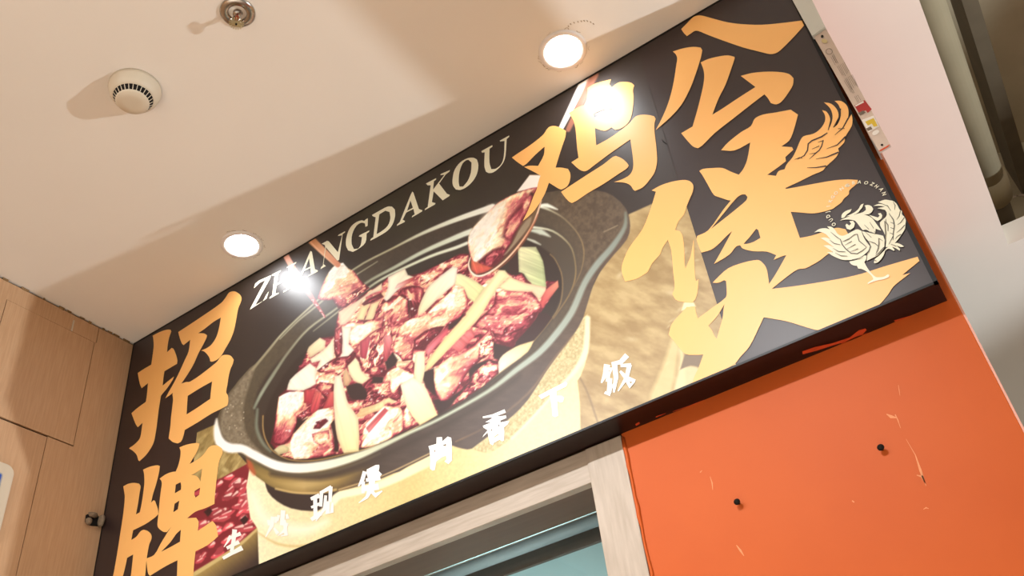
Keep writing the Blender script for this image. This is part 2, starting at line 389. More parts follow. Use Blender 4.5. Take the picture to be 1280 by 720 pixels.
def sprinkler(cx, cy):
    t = tag(empty('fire_sprinkler', (cx, cy, CEIL)), 'chrome pendent fire sprinkler with an orange bulb on the ceiling', 'fire sprinkler')
    bm = bmesh.new(); lathe(bm, [(0.0345, 0.0), (0.0345, 0.002), (0.031, 0.005), (0.020, 0.0065), (0.0175, 0.004), (0.0175, -0.004), (0.0, -0.004)], 40)
    obj('escutcheon', bm, 'chrome', t, True)
    bm = bmesh.new(); lathe(bm, [(0.009, -0.004), (0.009, 0.008), (0.0065, 0.010), (0, 0.010)], 20); obj('nozzle', bm, 'chrome', t, True)
    bm = bmesh.new(); lathe(bm, [(0, 0.010), (0.0028, 0.012), (0.0036, 0.018), (0.0028, 0.026), (0, 0.028)], 16); obj('bulb', bm, 'bulb', t, True)
    for s in (-1, 1):
        bm = bmesh.new(); tube(bm, [(s * 0.008, 0, -0.006), (s * 0.0125, 0, -0.014), (s * 0.012, 0, -0.024), (s * 0.004, 0, -0.034), (0, 0, -0.036)], 0.0022, 8)
        obj('yoke_arm', bm, 'chrome', t, True)
    d = bmesh.new(); lathe(d, [(0, 0.036), (0.005, 0.036), (0.005, 0.0385), (0, 0.0385)], 20); dd = obj('deflector', d, 'brass', t)
    for k in range(18):
        bm = bmesh.new(); a = 2 * math.pi * k / 18; v = []
        for r, w_ in ((0.004, 0.0005), (0.0145, 0.0011)):
            for z in (-0.0365, -0.0378):
                for s in (-1, 1): v.append(bm.verts.new((r * math.cos(a) - s * w_ * math.sin(a), r * math.sin(a) + s * w_ * math.cos(a), z)))
        for q in ((0, 1, 3, 2), (4, 6, 7, 5), (0, 4, 5, 1), (2, 3, 7, 6), (0, 2, 6, 4), (1, 5, 7, 3)): bm.faces.new([v[i] for i in q])
        obj('tooth', bm, 'brass', dd)
    bm = bmesh.new(); lathe(bm, [(0, 0.0385), (0.002, 0.0388), (0.0018, 0.041), (0, 0.041)], 12); obj('boss', bm, 'slot', t)
sprinkler(-0.921, 0.712)

def downlight(cx, cy, label, cracked):
    t = tag(empty('downlight', (cx, cy, CEIL)), label, 'downlight', 'recessed downlights above the sign')
    bm = bmesh.new(); lathe(bm, [(0.0395, -0.001), (0.0395, 0.0015), (0.0425, 0.0040), (0.0495, 0.0040), (0.0525, 0.0025), (0.0530, 0.0)], 56); obj('trim_ring', bm, 'ring', t, True)
    bm = bmesh.new(); lathe(bm, [(0, 0.0012), (0.0395, 0.0006)], 48); obj('lens', bm, 'lens', t, True)
    rg = random.Random(3 if cracked else 9)
    for k in range(26):
        a = 2 * math.pi * k / 26
        if rg.random() < (0.55 if cracked else 0.25):
            pts = [(0.0545 + rg.uniform(-0.0005, 0.004)) * np.array((math.cos(a + j * 0.06), math.sin(a + j * 0.06))) for j in range(4)]
            P = ribbon(pts, rg.uniform(0.0004, 0.0013))
            bm = bmesh.new(); bm.faces.new([bm.verts.new((p[0], p[1], -0.0004)) for p in P]); obj('plaster_gap', bm, 'crack', t)
    return t
downlight(-1.426, 1.201, 'lit white downlight with a cracked plaster rim, above the letter Z', True)
downlight(-0.455, 1.2025, 'lit white downlight with a neat rim, above the spoon handle on the sign', False)
# curved row of small dents beside the lamp
bm = bmesh.new(); V = crop(650, 10, 9.0)
for a, b in ((545, 205), (570, 180), (608, 165), (652, 155), (690, 148), (722, 144), (757, 146), (795, 158), (827, 178)):
    (px, py), = V((a, b)); v = ray(px, py); v = v * (1.618 / v[2]); addbox(bm, v[0] - 0.0007, v[0] + 0.0007, v[1] - 0.002, v[1] + 0.002, CEIL - 0.0006, CEIL)
tag(obj('ceiling_dents', bm, 'crack'), 'curved row of tiny dents in the plaster beside a downlight', 'plaster marks')
bpy.data.objects['ceiling_dents']['kind'] = 'stuff'

# hanging rail out in the corridor, which throws the dark strip on the ceiling
t = tag(empty('hanging_rail', (1.0, 1.5, CAM_Z + 0.9)), 'grey rail hanging on rods over the corridor', 'rail')
for nm, a in (('rail', (-0.006, 0.006, -1.2, 1.6, -0.032, 0.045)), ('rod', (-0.004, 0.004, -1.0, -0.992, 0.045, 1.65)), ('rod', (-0.004, 0.004, 1.4, 1.408, 0.045, 1.65))):
    box(nm, *a, 'dusty', t)

# ================================================================== the sign
sign = tag(empty('shop_sign', ((SX0 + SX1) / 2, SY, SZ0)), 'long black shop sign with orange brush characters and a photo of a stew pot', 'sign')
INV = Matrix.Translation(-Vector(sign.location))
def spart(o, label=None, parent=None):
    o.parent = parent or sign
    o.matrix_parent_inverse = Matrix.Identity(4) if parent else INV
    if label: o['label'] = label
    return o
PX0, PX1 = -1.642, -0.3225      # the printed photo
spart(box('box_body', SX0 + 0.0005, SX1, SY + 0.003, WY - 0.0005, SZ0 + 0.0005, SZ1 - 0.0005, 'bottom'), 'dark brown underside of the sign box')
spart(box('face_panel', SX0 + 0.001, SX1 - 0.0005, SY, SY + 0.003, SZ0 + 0.001, SZ1 - 0.001, 'black'))
spart(box('edge_trim', SX0 + 0.001, SX1, SY - 0.0012, SY + 0.004, SZ0, SZ0 + 0.004, 'edge'), 'black trim along the lower edge')
spart(box('edge_trim', SX0 + 0.001, SX1, SY - 0.0012, SY + 0.004, SZ1 - 0.005, SZ1 - 0.0008, 'edge'))
spart(box('edge_trim', SX1 - 0.006, SX1 + 0.0005, SY - 0.0012, SY + 0.004, SZ0, SZ1 - 0.001, 'edge'))
spart(box('edge_trim', SX0 + 0.0008, SX0 + 0.003, SY - 0.0012, SY + 0.004, SZ0, SZ1 - 0.001, 'edge'))

def glyph(name, loops, m, off, label=None, smooth=True, parent=None):
    polys = []
    for lp in loops:
        if not isinstance(lp[0], list): lp = [lp]
        polys.append([[on_sign(p) for p in (smooth_poly(q) if smooth else q)] for q in lp])
    o = None
    V, T = [], []
    for i, pl in enumerate(polys):
        base = len(V); yy = SY - off - 0.00004 * i
        for q in pl: V += [(p[0], yy, max(p[1], SZ0 + 0.004)) for p in q]
        for t in tessellate_polygon([[Vector((p[0], p[1], 0)) for p in q] for q in pl]): T.append(tuple(base + k for k in t))
    me = bpy.data.meshes.new(name); me.from_pydata(V, [], T)
    bm = bmesh.new(); bm.from_mesh(me)
    for f in bm.faces:
        f.normal_update()
        if f.normal.y > 0: f.normal_flip()
    bm.to_mesh(me); bm.free()
    return spart(link(name, me, m), label, parent)

A = crop(140, 350, 6.6667); B = crop(140, 450, 6.6667); C = crop(140, 540, 6.6667); D = crop(110, 612, 6.6667)
zhao_l = A((342,465),(400,435),(460,415),(490,415),(498,430),(480,480),(468,540),(462,603),(500,567),(515,575),(535,620),(548,670),(545,700)) + \
    B((440,95),(432,150),(425,215),(520,138),(510,165),(460,240),(412,298),(408,320),(395,400),(385,480),(375,560),(362,640)) + \
    C((350,90),(325,140),(285,195),(232,245),(222,235),(210,195),(185,165),(145,137),(190,105),(225,70),(240,40)) + \
    B((250,580),(258,525),(218,562),(200,535),(165,445),(210,405),(285,350),(293,300),(298,250),(303,195),(250,237),(235,200),(217,110),(270,75),(330,40)) + A((340,640),(350,560),(348,500))
zhao_dao = A((555,435),(640,380),(760,300),(910,195),(945,155),(975,110),(1000,97),(1030,98),(1070,125),(1083,155),(1075,190),(1055,240),(1040,320),(1020,420),(990,500),(950,570),(915,630),(880,665),(840,682),(822,680),(815,650),(795,620),(770,597),(745,590),(800,565),(840,530),(875,470),(895,400),(910,315),(850,350),(780,405),(722,445),(770,447),(795,462),(790,485),(760,545),(720,620),(690,690)) + \
    B((650,95),(575,205),(510,275),(447,322),(480,260),(520,190),(570,90),(610,0)) + A((640,600),(655,500),(600,545),(585,530),(565,475))
zhao_kou = B((510,275),(560,205),(590,195),(620,185),(650,183),(720,140),(800,80),(850,40)) + A((880,680),(915,635),(950,625),(990,632),(1018,665),(1010,700)) + \
    B((990,80),(975,140),(965,210),(955,270),(970,300),(972,350),(965,380),(900,415),(830,450),(720,520),(610,585),(600,630),(580,680),(550,697),(510,685),(475,655),(480,620),(490,550),(495,480),(505,400),(512,330))
zhao_hole = B((838,180),(740,235),(635,300),(630,370),(625,455),(720,395),(822,325),(828,260))
glyph('character', [zhao_l, zhao_dao, [zhao_kou, zhao_hole]], 'letter', 0.0012, 'orange brush character with a hand radical, uppermost at the wood wall end')
pai_l = C((97,455),(140,432),(190,425),(230,432),(242,455),(235,500),(220,600),(203,688),(235,670),(250,600),(265,500),(273,420),(270,350),(262,315),(320,290),(380,278),(402,285),(395,340),(370,440),(345,520),(330,588),(350,570),(362,575),(385,640),(390,680)) + \
    D((590,205),(560,235),(480,290),(380,340),(372,380),(365,420),(405,395),(440,350),(465,335),(500,345),(530,375),(533,410),(515,455),(500,530),(490,600),(480,720),(460,860),(330,900),(360,720),(370,640),(380,542),(330,570),(320,620),(295,720),(250,860),(150,930),(212,720),(235,600),(255,480),(275,350),(300,180),(310,60),(305,20))
pai_r = C((565,130),(620,108),(700,93),(732,97),(725,130),(700,185),(650,268),(720,228),(770,185),(810,130),(850,112),(890,118),(920,140),(925,175),(905,220),(890,270),(880,350),(870,440),(860,540)) + \
    D((1058,120),(985,155),(900,185),(830,240),(905,235),(925,270),(918,345),(985,300),(1040,262),(1070,300),(1088,390),(1050,425),(990,470),(900,515),(890,600),(880,720),(860,880),(735,920),(745,720),(750,590),(650,640),(520,720),(505,700),(495,640),(490,575),(555,545),(610,450),(665,360),(698,312),(660,355),(630,352),(590,320),(582,290),(592,200),(600,100),(612,0)) + \
    C((418,440),(415,410),(400,390),(450,355),(500,335),(535,330),(555,280),(570,220),(575,160))
pai_h = [D((778,335),(740,370),(690,440),(612,520),(700,475),(770,435)), C((575,420),(535,440),(527,512),(578,482),(580,450)), C((565,572),(525,600),(515,670),(552,645)),
         C((755,305),(710,335),(665,360),(700,365),(725,385),(740,415),(748,360)), C((738,465),(693,492),(690,525),(700,548),(730,525))]
glyph('character', [pai_l, [pai_r] + pai_h], 'letter', 0.0012, 'orange brush character beside the dried chillies')
E_ = crop(630, 85, 6.095); F5 = crop(630, 150, 6.095); G = crop(560, 220, 5.3333)
ji_you = F5((62,288),(110,255),(200,195),(300,115),(340,60),(380,47),(430,60),(475,85),(470,130),(450,190),(430,250),(395,365),(440,365),(490,375),(507,410),(505,460),(485,505),(445,530),(425,528),(390,508),(345,480)) + \
    G((650,115),(620,170),(580,230),(540,270),(500,303),(540,220),(575,130),(595,85)) + F5((262,480),(280,425),(225,395),(155,360),(200,350),(262,352),(305,270),(312,205),(240,268),(175,335),(148,353),(100,320))
ji_niao = E_((495,345),(560,305),(612,285),(632,240),(640,155),(700,120),(818,88),(805,125),(822,150),(870,115),(920,108),(970,115),(995,135),(985,170),(990,220),(985,300),(970,380),(940,430),(890,465),(850,475),(820,455),(800,470),(765,482),(695,460),(705,592),(800,540),(900,470),(960,420),(1000,375),(1040,360),(1100,360),(1145,370),(1158,390),(1148,430),(1150,500),(1160,580)) + \
    F5((1165,240),(1168,320),(1150,400),(1110,460),(1060,515),(1000,543),(985,530),(965,500),(920,480),(840,475),(900,455),(960,420),(985,370),(985,300),(975,220),(965,150),(900,195),(800,265),(680,355),(640,385),(610,393),(570,375),(515,325),(570,290),(560,220),(550,100),(545,60)) + E_((530,400))
ji_hole = E_((685,350),(760,320),(830,315),(825,380),(750,365),(690,380))
ji_dash = F5((437,550),(520,495),(650,410),(760,340),(830,285),(855,276),(900,295),(940,330),(952,350),(940,370),(880,410),(760,490),(640,560),(560,615),(520,635),(500,625),(470,595))
glyph('character', [ji_you, [ji_niao, ji_hole], ji_dash], 'letter', 0.0012, 'orange brush character across the spoon handle')
H = crop(810, 0, 5.981); I = crop(810, 80, 5.981)
gong1 = H((250,220),(290,180),(340,130),(380,118),(420,123),(500,145),(600,170),(700,183),(850,188),(1000,175),(1160,155),(1172,190),(1100,270),(990,380),(950,403),(910,407),(850,393),(720,360),(560,305),(440,260),(380,235),(350,235),(320,255),(293,273),(270,250))
gong2 = H((187,388),(260,365),(340,353),(395,358),(408,378),(395,440),(350,580),(310,680)) + I((250,310),(170,400),(60,497),(100,420),(140,330),(170,240),(195,130),(215,0)) + H((220,440),(210,410))
gong3 = H((395,470),(450,445),(530,425),(600,417),(648,428),(650,440),(620,530),(580,640)) + I((530,260),(483,382),(560,335),(680,255),(805,175),(695,92),(780,70),(900,60),(1000,65),(1060,80),(1090,110),(1085,160),(1050,220),(1000,285),(960,305),(920,295),(895,255),(872,230),(780,300),(640,410),(500,520),(410,610),(375,633),(340,620),(300,580),(250,520),(335,470),(370,350),(400,230),(420,130),(420,60),(400,0))
glyph('character', [gong1, gong2, gong3], 'letter', 0.0012, 'orange brush character of three separate strokes below the white cover strip')
J = crop(770, 210, 5.981); K = crop(770, 310, 5.981); Mm = crop(770, 380, 5.981); N = crop(900, 120, 5.981); P = crop(950, 190, 5.981); Q = crop(950, 300, 5.981)
bao_l = J((268,170),(330,135),(400,110),(460,97),(520,92),(560,105),(580,135),(575,180),(550,240),(530,290),(510,350),(470,400),(445,465),(480,475),(500,510),(512,600),(515,715)) + K((522,155),(545,100)) + J((560,660),(583,535),(588,690)) + \
    K((590,160),(595,225),(600,250),(620,235),(612,330),(595,385),(575,410),(500,405),(450,390),(422,345),(440,300),(430,180),(415,20)) + J((390,540),(350,600),(330,650)) + K((270,120),(240,180),(205,205),(150,235),(70,252),(45,180),(50,120)) + J((100,600),(200,460),(260,310),(300,180))
bao_r = N((10,408),(60,352),(160,272),(232,228),(262,172),(322,142),(412,127),(530,105),(585,142),(552,262),(520,335),(460,380),(540,385),(550,405),(490,460),(495,490),(430,540),(355,592),(420,600),(440,565),(485,550),(500,515),(545,460),(575,400),(600,340),(625,305),(700,285),(750,250),(785,195),(787,150),(765,108),(800,122),(825,172),(820,220),(808,262),(835,205),(843,150),(825,95),(778,50),(830,60),(870,95),(888,140),(880,185),(848,242),(880,215),(903,160),(903,110),(885,65),(858,40),(905,40),(945,68),(962,110),(958,165),(925,240),(955,190),(985,140),(992,180),(985,230),(940,305),(930,350),(885,395),(892,422),(870,460),(797,528),(770,560),(690,595),(600,640),(488,692)) + \
    N((500,697),(700,660),(860,633),(960,627)) + P((733,212),(725,240),(670,290),(665,320),(630,350),(610,380),(570,410),(540,430),(450,455),(390,462),(300,455),(232,450),(265,545),(300,645),(380,630),(440,612),(570,570),(640,580),(658,610)) + \
    Q((640,22),(600,60),(515,105),(450,155),(400,185),(340,215),(285,222),(200,280),(90,368),(280,345),(600,292),(760,255),(900,210),(1050,165),(1180,128),(1193,160),(1150,195),(1065,265),(1125,250),(1060,300),(1000,350),(960,410),(910,470),(868,514),(660,597),(470,678),(420,675),(300,640),(200,610),(30,580)) + \
    Mm((1070,180),(1000,320),(930,400),(890,450),(800,500),(680,560),(600,596),(570,600),(590,540),(620,478),(655,380),(600,383),(520,375),(460,310),(395,230),(420,150),(490,70),(530,25)) + K((595,440),(600,480),(615,528),(720,450),(820,375),(830,340),(825,250),(810,243),(770,262),(725,262),(750,235),(840,155),(960,110),(1060,92),(1090,105),(1125,150),(1140,220),(1147,272),(1200,190)) + \
    J((1275,655),(1250,660),(1180,690),(1200,655),(1130,628),(1030,625),(950,605),(930,580),(900,590),(850,650),(735,720),(800,605),(870,475),(830,510),(760,580),(710,615),(640,635),(605,540),(610,510),(690,470),(800,320),(860,245),(840,243),(770,220),(735,205),(690,130),(650,60),(625,25),(650,10),(720,3),(800,3),(860,30),(920,53)) + N((175,550),(205,480),(228,350),(110,410))
bao_h = [J((710,460),(800,350),(900,230),(940,202),(970,200),(985,220),(975,245),(900,310),(800,390)), J((955,570),(1000,520),(1050,457),(1065,465),(1082,525),(1030,555),(980,570)),
         Mm((812,5),(780,60),(745,110),(693,165),(720,200),(735,235),(755,262),(770,210),(800,100),(805,50))]
bao = glyph('character', [bao_l, [bao_r] + bao_h], 'letter', 0.0012, 'largest orange brush character, ending in a bird wing')
wing = [ribbon(N(*p), wd) for p, wd in (
    (((805,280),(760,310),(690,338),(662,362),(657,410),(632,450),(580,478)), [1.2,1.8,1.6,1.6,1.5,1.4,0.4]), (((735,350),(775,338)), [0.4,1.2]), (((775,335),(762,380),(745,410),(720,430),(670,477)), [1.0,1.3,1.3,1.3,0.4]),
    (((690,402),(745,378)), [0.4,1.0]), (((670,438),(725,430)), [0.4,1.0]), (((960,170),(920,245),(900,262),(862,296)), [1.4,1.2,1.0,0.4]), (((885,250),(935,248)), [0.8,0.5]), (((942,308),(880,370),(800,400)), [2,1.2,0.4]),
    (((890,425),(800,462),(720,476)), [1.8,1.2,0.4]), (((797,528),(720,540),(655,542)), [1.6,1.1,0.5]), (((560,480),(600,465),(620,470)), [0.4,1.0,0.4]), (((905,100),(895,160),(850,240)), [1.2, 1.1, 0.5]), (((830,190),(812,260)), [1.0, 1.0]))]
glyph('wing_line', wing, 'black', 0.0019, None, False, bao)

# latin letters
T1 = crop(300, 300, 6.6667); T2 = crop(380, 230, 6.6667); T3 = crop(490, 160, 6.6667)
letters = [
 [T1((118,405),(130,365),(160,340),(262,295),(255,320),(130,545),(195,510),(220,460),(242,430),(225,490),(85,583),(95,560),(215,335),(165,360),(140,385))],
 [T1((268,290),(345,252),(340,266),(325,276),(312,362),(398,318),(408,232),(392,236),(394,226),(472,184),(470,196),(452,208),(424,392),(440,390),(438,400),(362,440),(364,428),(384,416),(394,334),(308,380),(298,448),(326,440),(324,450),(248,492),(250,478),(270,462),(292,296),(270,302))],
 [[T1((590,93),(602,100),(628,245),(652,255),(650,266),(568,308),(572,295),(594,282),(590,236),(536,262),(516,306),(540,305),(536,316),(468,350),(472,337),(492,322),(575,125)), T1((578,155),(545,245),(588,224))]],
 [T2((150,500),(195,475),(210,480),(285,570),(320,430),(285,435),(290,425),(345,395),(345,405),(325,420),(295,635),(280,640),(185,530),(165,670),(185,685),(140,712),(145,695),(160,680),(180,525),(175,510))],
 [T2((535,288),(533,350),(515,360),(510,330),(480,325),(440,350),(405,420),(400,500),(420,545),(455,540),(475,510),(485,445),(460,440),(465,430),(548,388),(545,400),(525,415),(515,490),(460,540),(410,568),(370,555),(352,510),(358,440),(385,370),(430,325),(480,305),(505,310),(520,295))],
 [[T2((570,260),(640,220),(700,190),(735,190),(760,215),(762,270),(740,340),(700,390),(640,430),(555,475),(560,460),(580,445),(600,280),(575,270)), T2((630,255),(680,225),(715,235),(722,290),(700,350),(650,395),(608,420))]],
 [[T2((905,65),(915,75),(960,210),(990,222),(985,232),(900,282),(905,268),(925,255),(915,210),(855,240),(825,300),(845,310),(840,320),(775,352),(780,338),(800,320),(890,95)), T2((890,140),(862,225),(910,200))]],
 [T3((285,465),(370,420),(370,432),(352,445),(345,515),(440,392),(405,395),(410,385),(485,352),(482,365),(450,390),(395,465),(460,550),(485,560),(480,570),(425,605),(410,590),(350,530),(335,620),(365,628),(360,640),(275,688),(278,675),(300,660),(325,480),(300,480))],
 [[T3((680,250),(710,265),(722,310),(712,380),(680,440),(630,490),(575,518),(535,515),(510,480),(508,420),(525,350),(570,290),(630,255)), T3((640,268),(665,290),(660,370),(635,440),(595,490),(565,490),(558,450),(565,370),(590,300),(620,272))]],
 [T3((747,195),(838,145),(840,158),(815,175),(815,290),(830,345),(870,340),(915,300),(935,230),(940,110),(905,115),(900,108),(978,65),(980,75),(958,95),(950,220),(935,280),(900,330),(850,370),(810,378),(785,365),(772,320),(775,205),(752,208))]]
for ch, lp in zip('ZHANGDAKOU', letters): glyph('letter', lp, 'cream', 0.0012, 'cream serif letter ' + ch, ch in 'GDOU')

# white slogan characters
c1 = crop(260, 640, 10); c2 = crop(370, 580, 10); c3 = crop(520, 520, 10); c4 = crop(660, 440, 8)
rb = lambda f, *st: [ribbon(f(*p), wd) for p, wd in st]
slogan = [
 ('white slogan character on the chilli bowl', rb(c1, (((290,300),(255,370),(205,440)), [4.5,3,0.8]), (((250,345),(415,270)), [2.5,5]), (((340,220),(325,360),(300,500)), [6,5,4.5]), (((240,455),(395,375)), [4,5]), (((192,582),(300,520),(435,448)), [4,4.5,6.5]))),
 ('white slogan character on the cream trivet', rb(c1, (((815,60),(800,180),(725,315)), [5,5,1]), (((760,100),(770,170)), [4,3]), (((860,60),(850,140)), [4,3]), (((830,200),(880,275)), [2.5,5]), (((945,-20),(930,170)), [6,5]), (((890,40),(880,120)), [4,2]), (((990,30),(1000,90)), [3,5]), (((1000,140),(960,240),(880,300)), [3,4,1]), (((960,100),(985,290),(920,300)), [4,5,2]))),
 ('white slogan character below the pot foot', rb(c2, (((190,440),(300,395)), [4,6]), (((195,545),(300,500)), [3,4]), (((195,700),(320,615)), [5,6]), (((245,430),(250,670)), [5,5]), (((325,345),(315,535)), [4.5,4]), (((310,365),(450,290)), [4,5]), (((440,285),(432,480)), [5,4]), (((378,395),(365,560),(255,715)), [3.5,4.5,1.5]), (((412,470),(400,625),(455,600),(465,485)), [4,5.5,5,2]))),
 ('white slogan character under the pot belly', [c2((890,70),(1000,15),(1045,12),(1048,40),(1040,90),(1080,130),(1060,158),(905,182),(885,120))] + rb(c2, (((865,95),(835,200),(785,282)), [5,5,1.5]), (((845,220),(845,370)), [4.5,4]), (((880,205),(1060,175)), [4.5,6]), (((960,170),(945,350)), [8,7]), (((850,310),(1040,285)), [7,8]), (((930,340),(890,420),(790,490)), [6,4,0.8]), (((945,340),(1000,395),(1085,340)), [4,6,1.5]))),
 ('white slogan character of meat beside the tan cloth', [[c3((160,380),(260,350),(262,270),(330,265),(335,320),(400,260),(445,275),(452,330),(455,560),(410,605),(360,570),(385,545),(380,500),(330,520),(260,570),(240,680),(210,685),(180,660),(185,560),(175,430)), c3((235,430),(250,425),(245,450),(235,455)), c3((340,370),(380,350),(380,380),(350,375))]]),
 ('white slogan character with a sun-shaped foot', [[c3((870,80),(940,40),(975,5),(1060,5),(1130,-5),(1135,28),(1060,60),(1060,82),(1175,60),(1150,110),(1105,145),(1110,200),(1105,310),(1080,320),(1050,300),(980,340),(965,370),(930,350),(915,290),(905,240),(900,210),(835,270),(850,240),(900,180),(850,150),(840,125),(940,85)), c3((960,150),(935,195),(955,185)), c3((1030,105),(1050,120),(1035,140)), c3((985,260),(1035,225),(1035,240),(985,275))]] + [ribbon([(604, 522), (617, 520), (632, 514)], [2, 4, 4.5])]),
 ('white slogan character of three strokes on the cloth edge', [c4((107,440),(200,390),(300,340),(380,300),(400,320),(385,350),(290,395),(290,440),(340,440),(365,460),(355,500),(330,510),(295,490),(300,560),(308,640),(275,655),(248,640),(240,540),(220,430),(140,475))]),
 ('white slogan character on the brown table', rb(c4, (((795,128),(775,230),(738,312)), [8,6,2]), (((760,175),(838,172),(812,235)), [4,5,3]), (((812,200),(800,300)), [4,5]), (((825,265),(815,410)), [5.5,6]), (((772,405),(810,430),(858,318)), [4,5,1]), (((995,35),(930,105),(840,122)), [7,6,4]), (((868,120),(885,260),(862,408)), [7,6,2.5]), (((930,140),(1035,135)), [4,5]), (((1020,130),(990,260),(905,395)), [6,5,1.5]), (((925,195),(990,265),(1075,295)), [3,6,4]), (((990,280),(1025,345),(1072,295)), [5,6,2])))]
for lb, lp in slogan: glyph('slogan_character', lp, 'white', 0.0013, lb, False)

# rooster emblem
Rr = crop(1010, 230, 9.0); Ss = crop(1010, 280, 9.0)
emb = [Rr((380,390),(385,350),(430,310),(495,288),(480,320),(440,350),(410,385)), Rr((430,372),(520,330),(570,290),(600,240),(630,228),(615,270),(590,300),(570,325),(500,362)),
 Rr((530,350),(620,325),(655,300),(652,268),(640,250),(680,243),(720,260),(738,290),(720,325),(680,348),(600,354)),
 Rr((360,418),(420,390),(500,360),(540,352),(650,356),(720,388),(770,450),(830,532),(790,520),(765,510),(760,572),(700,545),(660,522),(620,527),(590,490),(560,450),(530,420),(470,408),(420,408)),
 Rr((470,425),(510,420),(532,450),(520,495),(480,525),(440,510),(425,470),(440,455),(470,475),(490,455)),
 Rr((690,354),(740,370),(790,385),(810,365),(790,340),(820,333),(840,360),(830,395),(790,425),(760,412)),
 Rr((740,255),(800,232),(870,238),(790,212),(870,185),(930,193),(960,198),(1000,230),(1038,300),(1060,310),(1062,350),(1090,380),(1105,420),(1100,460),(1095,510),(1060,570),(1010,640),(960,690),(900,716),(876,716),(884,650),(862,560),(818,480),(812,440),(850,405),(885,370),(890,330),(870,300),(820,288),(775,283),(830,270),(870,262),(800,254)),
 Ss((612,88),(700,108),(770,122),(850,140),(870,205),(858,275),(800,355),(770,372),(665,422),(676,340),(712,260),(690,208),(640,150)),
 Ss((75,103),(130,65),(200,55),(250,68),(220,35),(270,40),(310,75),(340,120),(390,140),(450,120),(520,82),(560,68),(606,85),(628,150),(660,205),(708,255),(690,300),(640,350),(560,400),(480,413),(390,410),(300,375),(220,325),(290,325),(180,250),(240,246),(300,270),(210,205),(145,165),(200,158),(260,180),(200,120),(130,95)),
 Ss((470,430),(560,408),(640,362),(664,362),(652,420),(600,465),(540,478),(490,460)),
 Ss((555,480),(600,462),(640,437),(660,480),(700,540),(760,600),(800,608),(860,600),(900,575),(918,580),(915,605),(860,630),(780,645),(720,665),(680,685),(675,670),(740,630),(720,590),(660,540),(610,515),(570,510)),
 Ss((745,440),(760,400),(800,370),(850,320),(900,270),(950,238),(1000,222),(1050,238),(1085,262),(1050,268),(1000,250),(1040,290),(1035,310),(990,280),(950,265),(980,300),(970,312),(930,290),(900,290),(870,310),(860,350),(830,400),(790,440),(755,450))]
em = glyph('rooster_emblem', emb, 'cream', 0.0020, 'cream line emblem of a strutting rooster')
lines = rb(Rr, (((960,205),(985,250),(980,300)), [0.3,1,0.4]), (((850,240),(900,255),(935,310)), [0.3,0.9,0.5]), (((915,340),(965,410),(978,480),(965,560),(962,640)), [0.5,1.3,1.3,1.2,0.6]), (((880,400),(880,440),(905,470),(905,540)), [0.4,1.1,1.1,0.8]), (((1045,310),(1030,370),(1005,410)), [1,0.9,0.3]), (((1090,385),(1050,440),(1010,470)), [1,0.9,0.3]), (((1095,470),(1050,520),(1000,560)), [1,0.9,0.3]), (((1050,575),(1010,600),(985,630)), [1,0.8,0.3]), (((960,600),(915,690)), [0.9,0.5]), (((935,370),(955,400)), [0.4,0.8]), (((930,440),(970,455)), [0.4,0.8]), (((930,500),(968,515)), [0.4,0.8]), (((925,560),(962,575)), [0.4,0.8]), (((700,440),(745,510)), [0.4,0.7]), (((640,470),(690,520)), [0.4,0.7]), (((775,285),(840,300),(862,340),(850,390),(810,440)), [0.6,1.1,1.1,1.2,0.6]))
lines += rb(Ss, (((390,210),(470,175),(530,130),(560,125),(580,200),(640,250),(665,272)), [0.4,0.7,0.9,1,1,1,0.5]), (((370,180),(390,240),(430,290),(490,340),(560,345),(620,310),(665,272)), [0.8,1.2,1.2,1.1,1,1,0.5]), (((405,210),(470,180)), [0.3,0.8]), (((420,250),(500,205)), [0.3,0.9]), (((440,295),(540,240)), [0.3,0.9]), (((480,325),(570,290)), [0.3,0.9]), (((260,100),(320,150),(375,190)), [0.3,0.9,0.5]), (((250,190),(300,230),(370,245)), [0.3,0.9,0.5]), (((290,285),(350,320),(430,325)), [0.3,0.9,0.5]), (((310,335),(380,370),(450,372)), [0.3,0.9,0.5]),
    (((640,150),(665,205),(710,262),(690,320),(655,370)), [0.6,1.2,1.3,1.2,0.5]), (((690,205),(760,230),(800,265)), [0.4,0.9,0.6]), (((800,170),(805,230),(795,290),(770,350)), [0.6,1,1.1,0.6]), (((805,175),(850,205)), [0.7,0.4]), (((860,275),(800,345),(765,372)), [1.0,1.1,0.5]), (((500,415),(580,400),(630,375)), [0.5,1,0.5]), (((650,100),(720,165)), [0.3,0.7]), (((755,95),(765,125),(710,100)), [0.6,0.9,0.5]), (((755,425),(775,425)), [0.8,0.8]), (((940,240),(1000,262)), [0.5,0.7]), (((870,-20),(880,120),(870,260)), [0.8,1.1,0.8]))
glyph('emblem_line', lines, 'line', 0.0026, None, False, em)
